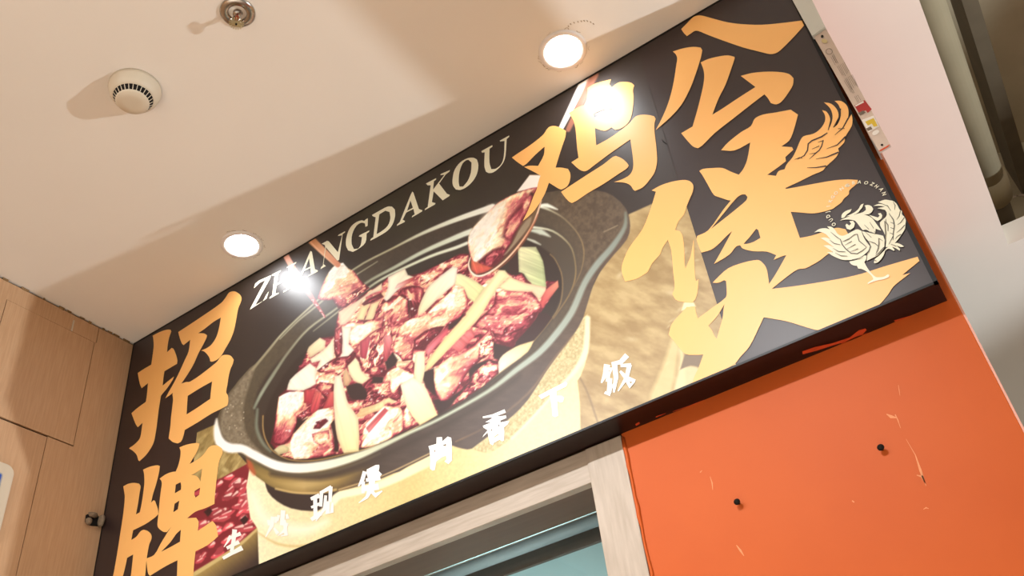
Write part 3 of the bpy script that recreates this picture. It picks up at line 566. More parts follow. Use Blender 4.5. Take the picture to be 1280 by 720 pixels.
# ring of tiny capitals round the emblem
def tiny(ch, x, z, size, ang, off, parent):
    cu = bpy.data.curves.new('tiny', 'FONT'); cu.body = ch; cu.size = size; cu.align_x = 'CENTER'; cu.align_y = 'CENTER'; cu.resolution_u = 2; cu.offset = 0.0002
    to = bpy.data.objects.new('tiny', cu); COL.objects.link(to)
    me = bpy.data.meshes.new_from_object(to.evaluated_get(bpy.context.evaluated_depsgraph_get()))
    bpy.data.objects.remove(to); bpy.data.curves.remove(cu)
    me.transform(Matrix.Translation((x, SY - off, z)) @ Matrix.Rotation(ang, 4, 'Y') @ Matrix.Rotation(math.radians(90), 4, 'X'))
    me.materials.clear()
    return spart(link('tiny_letter', me, 'cream'), None, parent)
ringpts = Rr((296,460), (266,411), (233,370), (226,322), (236,258), (258,200), (285,155), (320,110), (385,62), (440,28)) + N((960,675), (1000,655), (1045,650), (1095,655), (1140,665), (1172,682)) + Rr((828,70), (858,118), (876,166))
ringtxt = 'OUDJIKGONGGBAOZHAN'
rc = on_sign(Rr((560, 330))[0])
pp_ = [on_sign(p) for p in ringpts]
cx_ = (min(p[0] for p in pp_) + max(p[0] for p in pp_)) / 2; cz_ = pp_[0][1] + 0.02
for ch, p in zip(ringtxt, pp_[:len(ringtxt)]):
    tiny(ch, p[0], p[1], 0.0088, math.atan2(p[0] - cx_, p[1] - cz_), 0.0022, em)
# small dent in the panel
glyph('dent', [[(827, 174), (830, 177), (835, 181), (832, 180), (829, 178)]], 'slot', 0.0013, None, False)

# smears of orange paint under the box
sm = []; rg = random.Random(11)
def under(px, py):
    v = ray(px, py); v = v * (0.7835 / v[2]); return (v[0], v[1])
for pts, wd in (([(1003, 441), (1020, 436), (1040, 430), (1062, 423), (1075, 416), (1083, 411)], [3, 4, 3, 5, 7, 3]), ([(1052, 430), (1070, 424), (1086, 416)], [2, 7, 2]), ([(1118, 401), (1140, 394), (1165, 384), (1186, 376)], [1, 1.6, 1.8, 1.5]), ([(840, 514), (862, 508), (880, 500)], [1, 2.4, 1]), ([(820, 521), (832, 517)], [2, 1]), ([(795, 531), (800, 528)], [2, 2])):
    P2 = ribbon(pts, wd); P2 = [(a + rg.uniform(-0.8, 0.8), b + rg.uniform(-0.8, 0.8)) for a, b in P2]
    sm.append([under(*p) for p in P2])
for q in sm:
    V = [(x, min(y, WY - 0.001), SZ0 - 0.0001) for x, y in q]
    me = bpy.data.meshes.new('paint_smear'); me.from_pydata(V, [], [tuple(t) for t in tessellate_polygon([[Vector((p[0], p[1], 0)) for p in q]])])
    spart(link('paint_smear', me, 'orange_paint'), 'ragged orange paint smear')

# ================================================================== metal strip with stickers at the end of the sign
YB = 1.290
st = tag(empty('mounting_strip', (0.02, YB, CAM_Z + 1.25)), 'metal mounting strip with stickers hanging at the end of the black sign', 'mounting strip')
INVS = Matrix.Translation(-Vector(st.location))
def strip_quad(name, pts, m, y, thick=0.0, label=None):
    P_ = [on_y(a, b, YB) for a, b in pts]
    bm = bmesh.new(); f = [bm.verts.new((p[0], y, p[2])) for p in P_]
    bm.faces.new(f)
    if thick:
        k = [bm.verts.new((p[0], y + thick, p[2])) for p in P_]; bm.faces.new(k[::-1]); n = len(f)
        for i in range(n): bm.faces.new((f[i], k[i], k[(i + 1) % n], f[(i + 1) % n]))
    o = obj(name, bm, m); o.parent = st; o.matrix_parent_inverse = INVS
    if label: o['label'] = label
    return o
X8 = crop(980, 0, 3.6); X6 = crop(1020, 30, 4.2353); X7 = crop(1060, 100, 7.2)
strip_quad('cover', X8((-80,-215),(0,-255),(188,126),(130,168)), 'cover', YB - 0.004, 0.0105, 'pale grey plastic cover')
strip_quad('strip', X8((135,166),(190,130),(480,655),(430,685)), 'alu', YB, 0.004)
o = box('light_stop', 0.0125, 0.0155, YB + 0.004, WY, CAM_Z + 1.09, CEIL - 0.002, 'alu'); o.parent = st; o.matrix_parent_inverse = INVS  # added behind the strip to stop light leaking past the sign edge
strip_quad('rust_tip', X7((275,640),(382,580),(360,608),(300,645)), 'orange_paint', YB - 0.0012)
strip_quad('red_sticker', X7((58,230),(150,182),(215,265),(178,298),(160,275),(100,300)), 'redsticker', YB - 0.0006)
strip_quad('white_patch', X7((64,232),(138,192),(146,204),(72,242)), 'whitesticker', YB - 0.0010)
strip_quad('yellow_sticker', X7((122,362),(232,320),(282,420),(186,472)), 'whitesticker', YB - 0.0006)
strip_quad('yellow_mark', X7((155,378),(232,345),(268,415),(235,425),(215,395),(180,412)), 'yellowsticker', YB - 0.0010)
strip_quad('print_block', X7((165,440),(205,420),(222,445),(182,462)), 'ink', YB - 0.0010)
strip_quad('print_block', X7((92,300),(140,275),(160,295),(112,322)), 'ink', YB - 0.0010)
def disc(name, f, cx, cy, rx, ry, rot, m, dy):
    return strip_quad(name, f(*[(cx + rx * math.cos(a) * math.cos(rot) - ry * math.sin(a) * math.sin(rot), cy + rx * math.cos(a) * math.sin(rot) + ry * math.sin(a) * math.cos(rot)) for a in [2 * math.pi * k / 16 for k in range(16)]]), m, YB - dy)
disc('slot_hole', X7, 250, 475, 34, 20, -0.5, 'whitesticker', 0.0007)
disc('rivet_hole', X7, 307, 587, 12, 10, 0, 'slot', 0.0009)
disc('screw_head', X6, 46, 93, 16, 11, 0.3, 'brass', 0.0015)
disc('screw_head', X6, 34, 68, 7, 8, 0.3, 'slot', 0.0015)
random.seed(2)
for (a, b, L_, n_) in ((80,176,52,3), (85,165,60,2), (112,225,70,6), (155,290,75,6), (150,300,90,3), (205,385,40,3)):
    pl = []
    for i in range(n_):
        ox, oy = a + i * 7.5, b + i * (-4.2)
        pl.append(ribbon(X6((ox, oy), (ox + L_ * 0.45 * random.uniform(.8, 1), oy + L_ * 0.85 * random.uniform(.8, 1))), 0.4))
    me_polys = []
    V, T = [], []
    for q in pl:
        b0 = len(V); V += [(on_y(p[0], p[1], YB)[0], YB - 0.0008, on_y(p[0], p[1], YB)[2]) for p in q]; T.append(tuple(range(b0, b0 + 4)))
    me = bpy.data.meshes.new('small_print'); me.from_pydata(V, [], T); o = link('small_print', me, 'ink'); o.parent = st; o.matrix_parent_inverse = INVS
ringp = X6(*[(70 + 17 * math.cos(a), 147 + 15 * math.sin(a)) for a in [2 * math.pi * k / 20 for k in range(21)]])
V, T = [], []
q = ribbon(ringp, 0.6); n = len(ringp)
V = [(on_y(p[0], p[1], YB)[0], YB - 0.0008, on_y(p[0], p[1], YB)[2]) for p in q]
T = [(i, i + 1, 2 * n - 2 - i, 2 * n - 1 - i) for i in range(n - 1)]
me = bpy.data.meshes.new('ring_mark'); me.from_pydata(V, [], T); o = link('ring_mark', me, 'ink'); o.parent = st; o.matrix_parent_inverse = INVS

# ================================================================== the printed photo of the stew pot
# a flat print: a fine sheet whose point colours are painted below, shape by shape
STEP = 0.00150
nx = int((PX1 - PX0) / STEP) + 1; nz = int((SZ1 - 0.006 - SZ0 - 0.004) / STEP) + 1
gx = np.linspace(PX0, PX1, nx); gz = np.linspace(SZ0 + 0.004, SZ1 - 0.006, nz)
GX, GZ = np.meshgrid(gx, gz)
QX, QY = project(GX, SY, GZ)                      # where each point of the print lies in the photograph
CV = np.zeros((nz, nx, 3)); CV[:] = (50, 41, 37)
_rs = np.random.RandomState(4); LAT = _rs.rand(256, 256)
def vnoise(x, y):
    xi = np.floor(x).astype(int); yi = np.floor(y).astype(int); fx = x - xi; fy = y - yi
    fx = fx * fx * (3 - 2 * fx); fy = fy * fy * (3 - 2 * fy)
    a = LAT[yi % 256, xi % 256]; b = LAT[yi % 256, (xi + 1) % 256]; c = LAT[(yi + 1) % 256, xi % 256]; d = LAT[(yi + 1) % 256, (xi + 1) % 256]
    return (a * (1 - fx) + b * fx) * (1 - fy) + (c * (1 - fx) + d * fx) * fy
def fbm(x, y, o=4):
    s = 0; a = 0.5; t = 0
    for i in range(o): s = s + a * vnoise(x * 2**i + 17 * i, y * 2**i + 31 * i); t += a; a *= 0.55
    return s / t
def ramp(t, stops):
    pos = [p for p, c in stops]; out = np.stack([np.interp(t, pos, [c[k] for p, c in stops]) for k in range(3)], -1)
    return out
def window(pts, pad):
    q = [on_sign(p) for p in pts]; pd = pad * 0.0028
    i0 = max(0, int((min(a for a, b in q) - pd - PX0) / STEP)); i1 = min(nx, int((max(a for a, b in q) + pd - PX0) / STEP) + 2)
    j0 = max(0, int((min(b for a, b in q) - pd - gz[0]) / (gz[1] - gz[0]))); j1 = min(nz, int((max(b for a, b in q) + pd - gz[0]) / (gz[1] - gz[0])) + 2)
    return slice(j0, max(j0, j1)), slice(i0, max(i0, i1))
def sdist(x, y, poly):
    d2 = np.full(x.shape, 1e12); ins = np.zeros(x.shape, bool); n = len(poly)
    for i in range(n):
        x0, y0 = poly[i]; x1, y1 = poly[(i + 1) % n]; ex, ey = x1 - x0, y1 - y0; L2 = ex * ex + ey * ey
        if L2 < 1e-9: continue
        t = np.clip(((x - x0) * ex + (y - y0) * ey) / L2, 0, 1)
        d2 = np.minimum(d2, (x - x0 - t * ex)**2 + (y - y0 - t * ey)**2)
        if y0 != y1: ins ^= ((y0 > y) != (y1 > y)) & (x < (x1 - x0) * (y - y0) / (y1 - y0) + x0)
    d = np.sqrt(d2); return np.where(ins, d, -d)
def blend(w, a, col):
    CV[w] = CV[w] * (1 - a[..., None]) + col * a[..., None]
def fill(poly, col, feather=0.7, alpha=1.0, smooth=True):
    """col: rgb or function(x, y, inside distance) -> rgb array"""
    p = smooth_poly(poly, 2) if smooth else poly
    w = window(p, feather + 2); x, y = QX[w], QY[w]
    if x.size == 0: return
    sd = sdist(x, y, p); a = np.clip(0.5 + sd / (2 * feather), 0, 1) * alpha
    c = col(x, y, sd) if callable(col) else np.array(col, float)
    blend(w, a, c)
def stroke(pts, wid, col, feather=0.8, alpha=1.0, sub=4):
    P0 = [np.array(q, float) for q in pts]; n = len(P0)
    if not isinstance(wid, (list, tuple)): wid = [wid] * n
    cols = [np.array(c, float) for c in col] if isinstance(col, list) else [np.array(col, float)] * n
    PT, WD, CL = [], [], []
    for i in range(n - 1):       # catmull-rom
        a, b, c, d = P0[max(i - 1, 0)], P0[i], P0[i + 1], P0[min(i + 2, n - 1)]
        for s in range(sub):
            u = s / sub; PT.append(0.5 * (2 * b + (c - a) * u + (2 * a - 5 * b + 4 * c - d) * u**2 + (3 * b - a - 3 * c + d) * u**3)); WD.append(wid[i] * (1 - u) + wid[i + 1] * u); CL.append(cols[i] * (1 - u) + cols[i + 1] * u)
    PT.append(P0[-1]); WD.append(wid[-1]); CL.append(cols[-1])
    w = window(PT, max(wid) + 3); x, y = QX[w], QY[w]
    if x.size == 0: return
    best = np.full(x.shape, -1e9); colr = np.zeros(x.shape + (3,))
    for i in range(len(PT) - 1):
        e = PT[i + 1] - PT[i]; L2 = max(e @ e, 1e-9); t = np.clip(((x - PT[i][0]) * e[0] + (y - PT[i][1]) * e[1]) / L2, 0, 1)
        v = (WD[i] * (1 - t) + WD[i + 1] * t) / 2 - np.hypot(x - PT[i][0] - t * e[0], y - PT[i][1] - t * e[1])
        k = v > best; best = np.where(k, v, best)
        cc = CL[i] * (1 - t[..., None]) + CL[i + 1] * t[..., None]; colr = np.where(k[..., None], cc, colr)
    blend(w, np.clip(0.5 + best / (2 * feather), 0, 1) * alpha, colr)
def glint(cx, cy, r, col=(255, 250, 240), asp=1.0, rot=0.0, alpha=1.0):
    w = window([(cx - r * 2, cy - r * 2), (cx + r * 2, cy + r * 2)], 2); x, y = QX[w] - cx, QY[w] - cy
    u = (x * math.cos(rot) + y * math.sin(rot)); v = (-x * math.sin(rot) + y * math.cos(rot)) * asp
    blend(w, np.clip(1.25 - np.hypot(u, v) / r, 0, 1) * alpha, np.array(col, float))

RED = (98, 32, 42); CRIM = (160, 58, 74); PINK = (212, 120, 120); PEACH = (240, 186, 148); CREAM = (250, 226, 186); WHITE = (255, 250, 238)
def meat(bias=0.0, gdir=(0, 0), gc=(0, 0), gs=40.0, scale=7.0, rot=-0.6, seed=0, stretch=2.2, edge=5.0, contrast=1.5):
    """marbled meat: bias > 0 paler, gradient gdir px-direction that grows paler"""
    scale = scale * 1.5
    def f(x, y, sd):
        u = (x * math.cos(rot) + y * math.sin(rot)) / (scale * stretch) + seed * 7.3; v = (-x * math.sin(rot) + y * math.cos(rot)) / scale + seed * 3.1
        wx = fbm(u * 1.3 + 5, v * 1.3, 3) - 0.5
        t = (fbm(u + wx * 1.8, v + wx * 1.8, 4) - 0.5) * contrast * 0.85 + 0.53 + bias
        t = t + ((x - gc[0]) * gdir[0] + (y - gc[1]) * gdir[1]) / gs
        k = sd > 0
        if k.any():           # each lump: paler towards its upper side, redder below
            cx, cy = x[k].mean(), y[k].mean(); rr = max(6.0, math.sqrt(np.ptp(x[k]) * np.ptp(y[k])) / 2)
            t = t - 0.20 * ((x - cx) * 0.45 + (y - cy) * 0.9) / rr
        t = t - 0.5 * np.clip(1 - sd / edge, 0, 1)**1.6
        c = ramp(t, [(0.0, RED), (0.22, CRIM), (0.40, PINK), (0.56, PEACH), (0.74, CREAM), (0.92, WHITE)])
        fl = fbm(u * 5, v * 5, 2)[..., None]
        return np.clip(c * (0.86 + 0.28 * fl), 0, 255)
    return f
def leek(c0, c1, dirv, L=60.0, origin=(0, 0), rot=None, streak=0.05, edge=3.5):
    k = 0.32 if c0[1] > 170 else 0.0
    c0 = np.array(c0, float) * (1 - k) + np.array((255, 247, 222.)) * k; c1 = np.array(c1, float) * (1 - k) + np.array((255, 244, 214.)) * k
    def f(x, y, sd):
        t = np.clip(((x - origin[0]) * dirv[0] + (y - origin[1]) * dirv[1]) / L, 0, 1)[..., None]
        c = c0 * (1 - t) + c1 * t
        u = x * dirv[0] + y * dirv[1]; v = -x * dirv[1] + y * dirv[0]
        c = c * (1 - streak + 2 * streak * fbm(u / 40, v / 2.6, 3)[..., None])
        return np.clip(c * (0.86 + 0.14 * np.clip(sd / edge, 0, 1))[..., None], 0, 255)
    return f
def grainy(c0, c1, sx, sy, o=4, rot=0.0, pw=1.0):
    def f(x, y, sd):
        u = x * math.cos(rot) + y * math.sin(rot); v = -x * math.sin(rot) + y * math.cos(rot)
        t = np.clip((fbm(u / sx, v / sy, o) - 0.25) * 2, 0, 1)[..., None]**pw
        return np.array(c0, float) * (1 - t) + np.array(c1, float) * t
    return f

# dark backdrop, slightly green behind the letters
CV[:] = CV + np.array((8, 14, 4.0)) * np.clip(1 - np.hypot((QX - 520) / 160, (QY - 250) / 90), 0, 1)[..., None] * fbm(QX / 30, QY / 30, 3)[..., None] * 1.6
# table
fill([(786,268),(826,250),(866,231),(960,440),(935,470),(700,570),(640,560),(690,470),(740,360)], grainy((158,130,82), (196,172,122), 26, 11, 5, 0.35), 1.0, smooth=False)
for k in range(26):
    a, b = _rs.uniform(745, 900), _rs.uniform(265, 470); glint(a, b, _rs.uniform(3, 9), (226, 214, 178), 2.6, _rs.uniform(-0.9, 0.2), 0.35)
stroke([(725,472),(735,492),(748,530)], 1.6, (120, 96, 66), 1.2, 0.8)
stroke([(845,425),(838,455),(826,496)], [10, 16, 26], (226, 208, 152), 3, 0.75); stroke([(852,432),(852,470),(846,500)], [5, 9, 14], (240, 226, 176), 2.5, 0.7)
fill(Mm((480,490),(520,455),(600,470),(640,500),(620,600),(520,640),(440,640)), (232, 216, 170), 2.0, 0.75)
fill(Mm((515,378),(655,378),(620,475),(560,462),(480,492)), (128, 108, 84), 1.0)
fill(K((490,470),(510,405),(580,405),(598,440),(560,440),(520,460)), (246, 236, 184), 1.0); fill(Mm((880,440),(905,445),(900,480),(840,500)), (236, 214, 150), 1.0)
fill([(246,541),(275,528),(292,560),(316,588),(300,600),(262,612),(236,640),(236,560)], grainy((132,110,62), (196,174,116), 16, 6, 4, -1.0), 0.8, smooth=False)
glint(282, 588, 5, (222, 206, 150), 1.5, 0.5, 0.6)
# bowl of dried chillies
fill([(240,612),(278,597),(316,576),(316,600),(322,662),(290,690),(236,722),(225,740),(215,700)], (128, 36, 46), 0.8, smooth=False)
for k in range(90):
    a, b = _rs.uniform(236, 316), _rs.uniform(592, 712); L = _rs.uniform(8, 20); an = -0.55 + _rs.uniform(-0.35, 0.35); dx, dy = L * math.cos(an), L * math.sin(an)
    if b > 715 - (a - 238) * 0.62 + 0 or b < 600 - (a - 276) * 0.55: continue
    base = np.array((196, 74, 84)) * _rs.uniform(0.75, 1.2)
    stroke([(a - dx / 2, b - dy / 2), (a, b + _rs.uniform(-2, 2)), (a + dx / 2, b + dy / 2)], [3, _rs.uniform(5, 9), 2], tuple(np.clip(base, 0, 255)), 0.8)
    if _rs.rand() < 0.9: stroke([(a - dx / 3, b - dy / 3 - 1), (a + dx / 4, b + dy / 4 - 1.5)], [1.0, _rs.uniform(1.2, 4.2)], (255, 226, 212), 0.8, 0.85)
for a, b in ((255,640),(300,650),(316,645)): fill([(a,b),(a+7,b-6),(a+11,b-1),(a+5,b+6)], (52, 26, 28), 0.9)
fill([(322,659),(318,664),(280,694),(236,724),(236,760),(324,760),(324,706)], leek((178,150,84), (58,44,40), (0.62,0.78), 34, (262,704), streak=0.06), 0.8, smooth=False)
stroke([(322,661),(296,684),(262,706),(236,722)], [3, 4, 5, 6], (206, 184, 122), 1.0)
# cream trivet
def trivet(x, y, sd):
    t = np.clip((x - 320) / 190, 0, 1)[..., None]; c = np.array((250, 240, 200.)) * (1 - t) + np.array((214, 192, 128.)) * t
    t2 = np.clip((x - 520) / 120, 0, 1)[..., None]; c = c * (1 - t2) + np.array((236, 220, 166.)) * t2
    return np.clip(c * (0.95 + 0.1 * fbm(x / 2.4, y / 2.4, 2)[..., None]), 0, 255)
fill([(312,586),(308,609),(310,627),(313,647),(322,661),(324,712),(420,690),(560,620),(726,545),(725,502),(722,476),(726,470),(731,457),(735,440),(737,415),(733,395),(690,420),(600,520),(500,590),(380,610),(330,596)], trivet, 0.8, smooth=False)
stroke([(320,664),(345,679),(372,683),(400,678),(440,662)], [1, 3, 3.5, 3, 1], (206, 182, 116), 1.5, 0.7)
stroke([(316,620),(328,646),(352,660),(384,662),(408,652)], [10, 14, 16, 12, 6], (255, 250, 226), 6, 0.8)
fill([(331,601),(335,615),(347,627),(364,635.5),(389,639),(404,636),(416,621),(424,614),(400,606),(364,606)], (56, 44, 40), 0.9)
stroke([(404,640),(416,627),(426,619),(453,613),(488,601),(530,580),(552,568)], [8, 10, 9, 9, 10, 12, 14], [(255,248,214),(255,246,214),(255,244,206),(255,244,206),(254,238,196),(250,230,184),(240,222,170)], 1.6)
fill([(590,561),(641,520),(690,456),(701,440),(715,418),(735,392),(735,430),(728,440),(719,461),(707,476),(685,500),(660,527),(648,541),(634,552),(618,563),(605,566)], grainy((178,160,112), (216,200,150), 2.2, 2.2, 3), 1.0)
stroke([(735,398),(732,440),(720,462),(707,477),(685,501),(660,528),(640,548)], [6, 7, 6, 4, 3, 3, 3], (246, 236, 196), 1.6, 0.9)
# the pot: outside
pot = [(270,533),(277,510),(285,493),(313,460),(320,455),(339,434),(355,414),(390,381),(442,336),(492,309),(530,289),(572,272),(614,258),(650,248),(702,238),(747,239),(766,245),(783,262),(788,282),(784,299),(768,318),(755,334),(743,352),(729,398),(716,420),(700,441),(682,466),(660,500),(641,520),(590,561),(578,561),(565,557),(537,570),(500,588),(480,597),(448,608),(424,614),(395,618),(364,616),(345,611),(331,603),(313,588),(307,571),(300,566),(284,564),(274,557)]
def potcol(x, y, sd):
    c = ramp(np.clip((x - 300) / 420, 0, 1), [(0.0, (112, 96, 58)), (0.18, (150, 124, 70)), (0.30, (104, 84, 52)), (0.42, (74, 62, 54)), (0.7, (84, 70, 62)), (1.0, (92, 76, 64))])
    return np.clip(c * (0.9 + 0.2 * fbm(x / 14, y / 5, 3)[..., None]), 0, 255)
fill(pot, potcol, 0.8)
stroke([(318,588),(345,602),(380,606),(420,600),(452,590)], [4, 9, 14, 12, 3], [(150,128,70),(176,150,90),(206,180,120),(170,144,84),(120,100,62)], 5, 0.8)
stroke([(345,611),(370,616),(400,616),(420,612)], 2.4, (226, 196, 130), 1.2, 0.8); stroke([(424,612),(480,594),(537,567),(560,556)], 1.4, (232, 200, 142), 1.0, 0.8)
stroke([(310,572),(313,582),(318,592)], [3, 7, 4], (196, 92, 60), 2.0, 0.8)
stroke([(340,592),(400,596),(450,582),(500,560),(560,530),(610,500),(650,470)], [5, 9, 9, 8, 7, 6, 4], (66, 54, 46), 3.5, 0.85)
stroke([(716,420),(690,452),(660,492),(610,532),(570,552)], [1, 1.6, 2, 1.6, 1], (150, 118, 84), 1.4, 0.7)
stroke([(590,548),(640,500),(690,440)], [10, 16, 8], (74, 60, 54), 6, 0.5)
# rim top and handles
fill([(270,533),(277,510),(285,493),(313,460),(320,455),(339,434),(355,414),(390,381),(442,336),(492,309),(530,289),(572,272),(614,258),(650,248),(702,238),(747,239),(766,245),(783,262),(786,282),(766,312),(747,333),(731,357),(715,393),(695,421),(674,444),(645,466),(610,493),(550,528),(512,545),(475,563),(445,577),(410,586),(375,588),(345,584),(318,572),(302,564),(285,562),(274,554)],
     lambda x, y, sd: np.clip(ramp(np.clip((x - 270) / 500, 0, 1), [(0, (92, 82, 64)), (0.25, (74, 64, 52)), (0.6, (66, 56, 48)), (0.85, (86, 74, 60)), (1.0, (94, 80, 64))]) * (0.92 + 0.16 * fbm(x / 3, y / 3, 2)[..., None]), 0, 255), 0.8)
fill([(313,461),(320,457),(310,486),(304,512),(306,536),(314,552),(328,566),(310,566),(290,556),(279,545),(275,534),(279,512),(287,494)], grainy((116,104,84), (142,130,108), 2.5, 2.5, 3), 2.0)
for k in range(16): glint(_rs.uniform(282, 305), _rs.uniform(500, 548), 1.0, (210, 200, 176), 1, 0, 0.8)
fill([(702,240),(747,240),(766,247),(781,264),(778,284),(760,308),(742,330),(728,350),(732,318),(724,292),(706,272),(684,262)], grainy((82,68,54), (104,88,70), 4, 4, 3), 3.0)
stroke([(755,290),(772,282)], 1.2, (170, 156, 128), 0.8, 0.7)
# inner ring (dark slope down to the food) and inside of the pot
inner_a = [(318,512),(322,490),(336,466),(361,438),(386,410),(430,374),(480,338),(530,314),(572,296),(610,284),(660,276),(691,284),(714,303),(722,326),(720,352),(708,378),(694,398),(680,416),(660,438),(640,456),(609,480),(562,509),(525,533),(480,555),(432,569),(395,577),(364,577),(342,568),(330,552),(322,534)]
fill(inner_a, lambda x, y, sd: ramp(np.clip((x - 320) / 400, 0, 1), [(0, (62, 52, 44)), (0.5, (52, 44, 38)), (1, (80, 70, 58))]), 2.0)
fill([(331,520),(345,486),(368,452),(400,424),(440,396),(480,366),(530,336),(572,320),(610,312),(660,300),(690,318),(703,346),(700,376),(688,400),(667,427),(645,451),(609,478),(562,507),(525,531),(480,554),(432,567),(395,575),(364,575),(343,566),(333,550)], (52, 40, 34), 1.5)
# back rim light lines
GL = (176, 176, 148)
stroke([(316,462),(339,434),(355,415),(390,382),(442,337),(492,310),(530,291),(572,274),(616,259)], [3, 3, 2, 2, 2, 2.2, 4, 6, 8], [(150,140,112),(150,144,118),GL,GL,GL,(186,184,150),(214,220,200),(240,246,230),(250,252,244)], 1.0)
stroke([(350,424),(372,402),(394,384),(430,354),(472,327)], [1, 2, 2.4, 2, 0.8], (168, 168, 142), 0.9, 0.9)
stroke([(318,510),(327,492),(342,468),(361,440),(386,411),(423,384),(456,355),(494,334),(531,314),(572,296),(590,289)], [3, 4, 4, 3, 2.4, 2.4, 3, 4, 5, 6.5, 7], [(120,126,108),(150,158,138),(134,138,118),(130,130,110),GL,GL,(150,152,128),(176,184,164),(206,216,196),(224,234,216),(236,242,228)], 1.2)
stroke([(392,414),(425,388),(462,359),(487,344),(537,321),(569,310),(584,304)], [1, 2, 2.6, 3, 3.6, 4, 4], [(140,140,116),GL,(170,174,150),(206,214,190),(222,230,206),(226,232,214),(230,236,220)], 1.0)
stroke([(322,512),(321,535),(328,553),(338,564)], [3, 4, 4, 3], (122, 130, 112), 1.6, 0.9)
stroke([(329,520),(329,536),(333,551),(343,565),(364,575),(395,575.5),(432,567.5),(480,554.5),(525,531.5),(562,507.5),(609,478)], 1.3, (196, 158, 96), 0.8, 0.9)
stroke([(609,478),(645,451),(667,427),(688,401),(701,378),(703,347),(695,326),(688,318)], 1.2, (150, 124, 82), 0.9, 0.85)
stroke([(665,284),(691,289),(712,306),(719,327),(719,348),(711,370),(692,398)], [3, 2.2, 1.6, 1.4, 1.4, 1.4, 1.2], [(230,236,220),(190,190,160),(150,138,104),(140,122,86),(150,124,80),(140,114,76),(130,106,72)], 0.9)
stroke([(676,258),(690,264),(706,274),(723,293),(730,314),(726,340),(712,368)], [4, 2, 1.4, 1.2, 1.2, 1.0, 0.8], [(236,242,228),(170,166,140),(140,126,98),(146,126,92),(150,126,86),(130,108,76),(110,92,68)], 0.9)
stroke([(674,257),(684,257),(697,262)], [2, 5, 1], (240, 246, 232), 1.2); stroke([(662,288),(676,290),(688,296)], [2, 7, 1], (214, 224, 206), 1.4, 0.9); stroke([(660,299),(668,302),(676,306)], [2, 3, 1], (224, 232, 214), 1.0, 0.8)
# front rim highlight
stroke([(271,524),(271,536),(275,552),(287,560),(303,561),(318,569),(345,582),(375,585.5),(410,581),(445,571),(475,558.5),(512,541),(550,523.5),(610,489.5),(645,463),(674,441),(695,418),(715,390),(731,354),(747,330),(766,308),(781,284),(782,266)],
       [2, 7, 12, 12, 10, 11, 12, 12, 11, 9, 6, 4, 3.5, 4.5, 6.5, 7.5, 8, 8, 7.5, 8, 7, 5, 3],
       [(230,226,210),(255,255,250),(255,255,252),(255,255,252),(255,254,248),(255,254,246),(255,255,248),(250,250,238),(240,242,222),(224,228,200),(206,212,184),(196,204,178),(192,202,180),(176,186,168),(170,182,168),(166,178,166),(162,174,162),(158,168,156),(150,160,148),(146,156,146),(140,150,140),(134,142,130),(120,124,108)], 1.5)
stroke([(300,568),(318,577),(345,590),(375,594),(410,590),(445,580),(475,567)], [2, 3, 4, 4, 4, 3, 2], (92, 82, 66), 1.4, 0.85)

# ---- food
a_ = crop(320, 330, 8); b_ = crop(320, 410, 8); c_ = crop(320, 490, 8); d_ = crop(450, 310, 8); e_ = crop(450, 390, 8); f_ = crop(450, 470, 8); g_ = crop(570, 310, 8); h_ = crop(570, 390, 8)
fill(c_((150,510),(180,380),(230,40)) + b_((310,600),(430,420),(510,240),(640,100),(780,80)) + a_((790,650),(830,470),(1000,350),(1260,190)) + d_((280,290),(450,210),(480,280),(610,250),(760,180),(870,130),(1000,60)) + g_((130,120),(560,260),(740,330),(1020,330),(1025,390)) + h_((800,80),(700,190),(600,330),(430,480),(430,600),(310,700)) + f_((900,320),(780,380),(600,490),(430,560),(200,650)) + c_((1000,580),(850,620),(640,650),(350,670),(200,590)),
     meat(-0.18, scale=5, seed=1, contrast=2.2), 1.0, smooth=False)
DK = (58, 36, 34)
for q in (f_((730,240),(790,230),(850,252),(1000,150),(1120,50),(960,230),(900,315),(790,388)), e_((640,600),(740,560),(750,715)) + f_((760,200),(690,150),(630,40)), h_((600,240),(700,200),(780,100),(830,10),(900,10),(960,60),(770,290),(590,340)),
          b_((900,580),(1040,540),(1110,640),(1120,720),(930,720)) + c_((1010,100),(940,60)), e_((250,500),(330,400),(380,480),(350,540),(270,580)), c_((400,250),(470,280),(520,260),(400,400),(370,420)), e_((130,640),(240,650),(230,715),(120,715)), e_((880,110),(1000,30),(1060,10),(960,140),(890,180)), c_((740,290),(790,280),(820,480),(830,600),(780,600),(780,480)), d_((470,500),(500,540),(500,700),(470,690)), h_((120,560),(200,520),(330,480),(420,500),(200,590),(140,690)), h_((370,300),(450,330),(560,350),(440,480),(380,470)), g_((540,80),(600,50),(640,240),(560,280),(520,240))):
    fill(q, DK, 1.2)
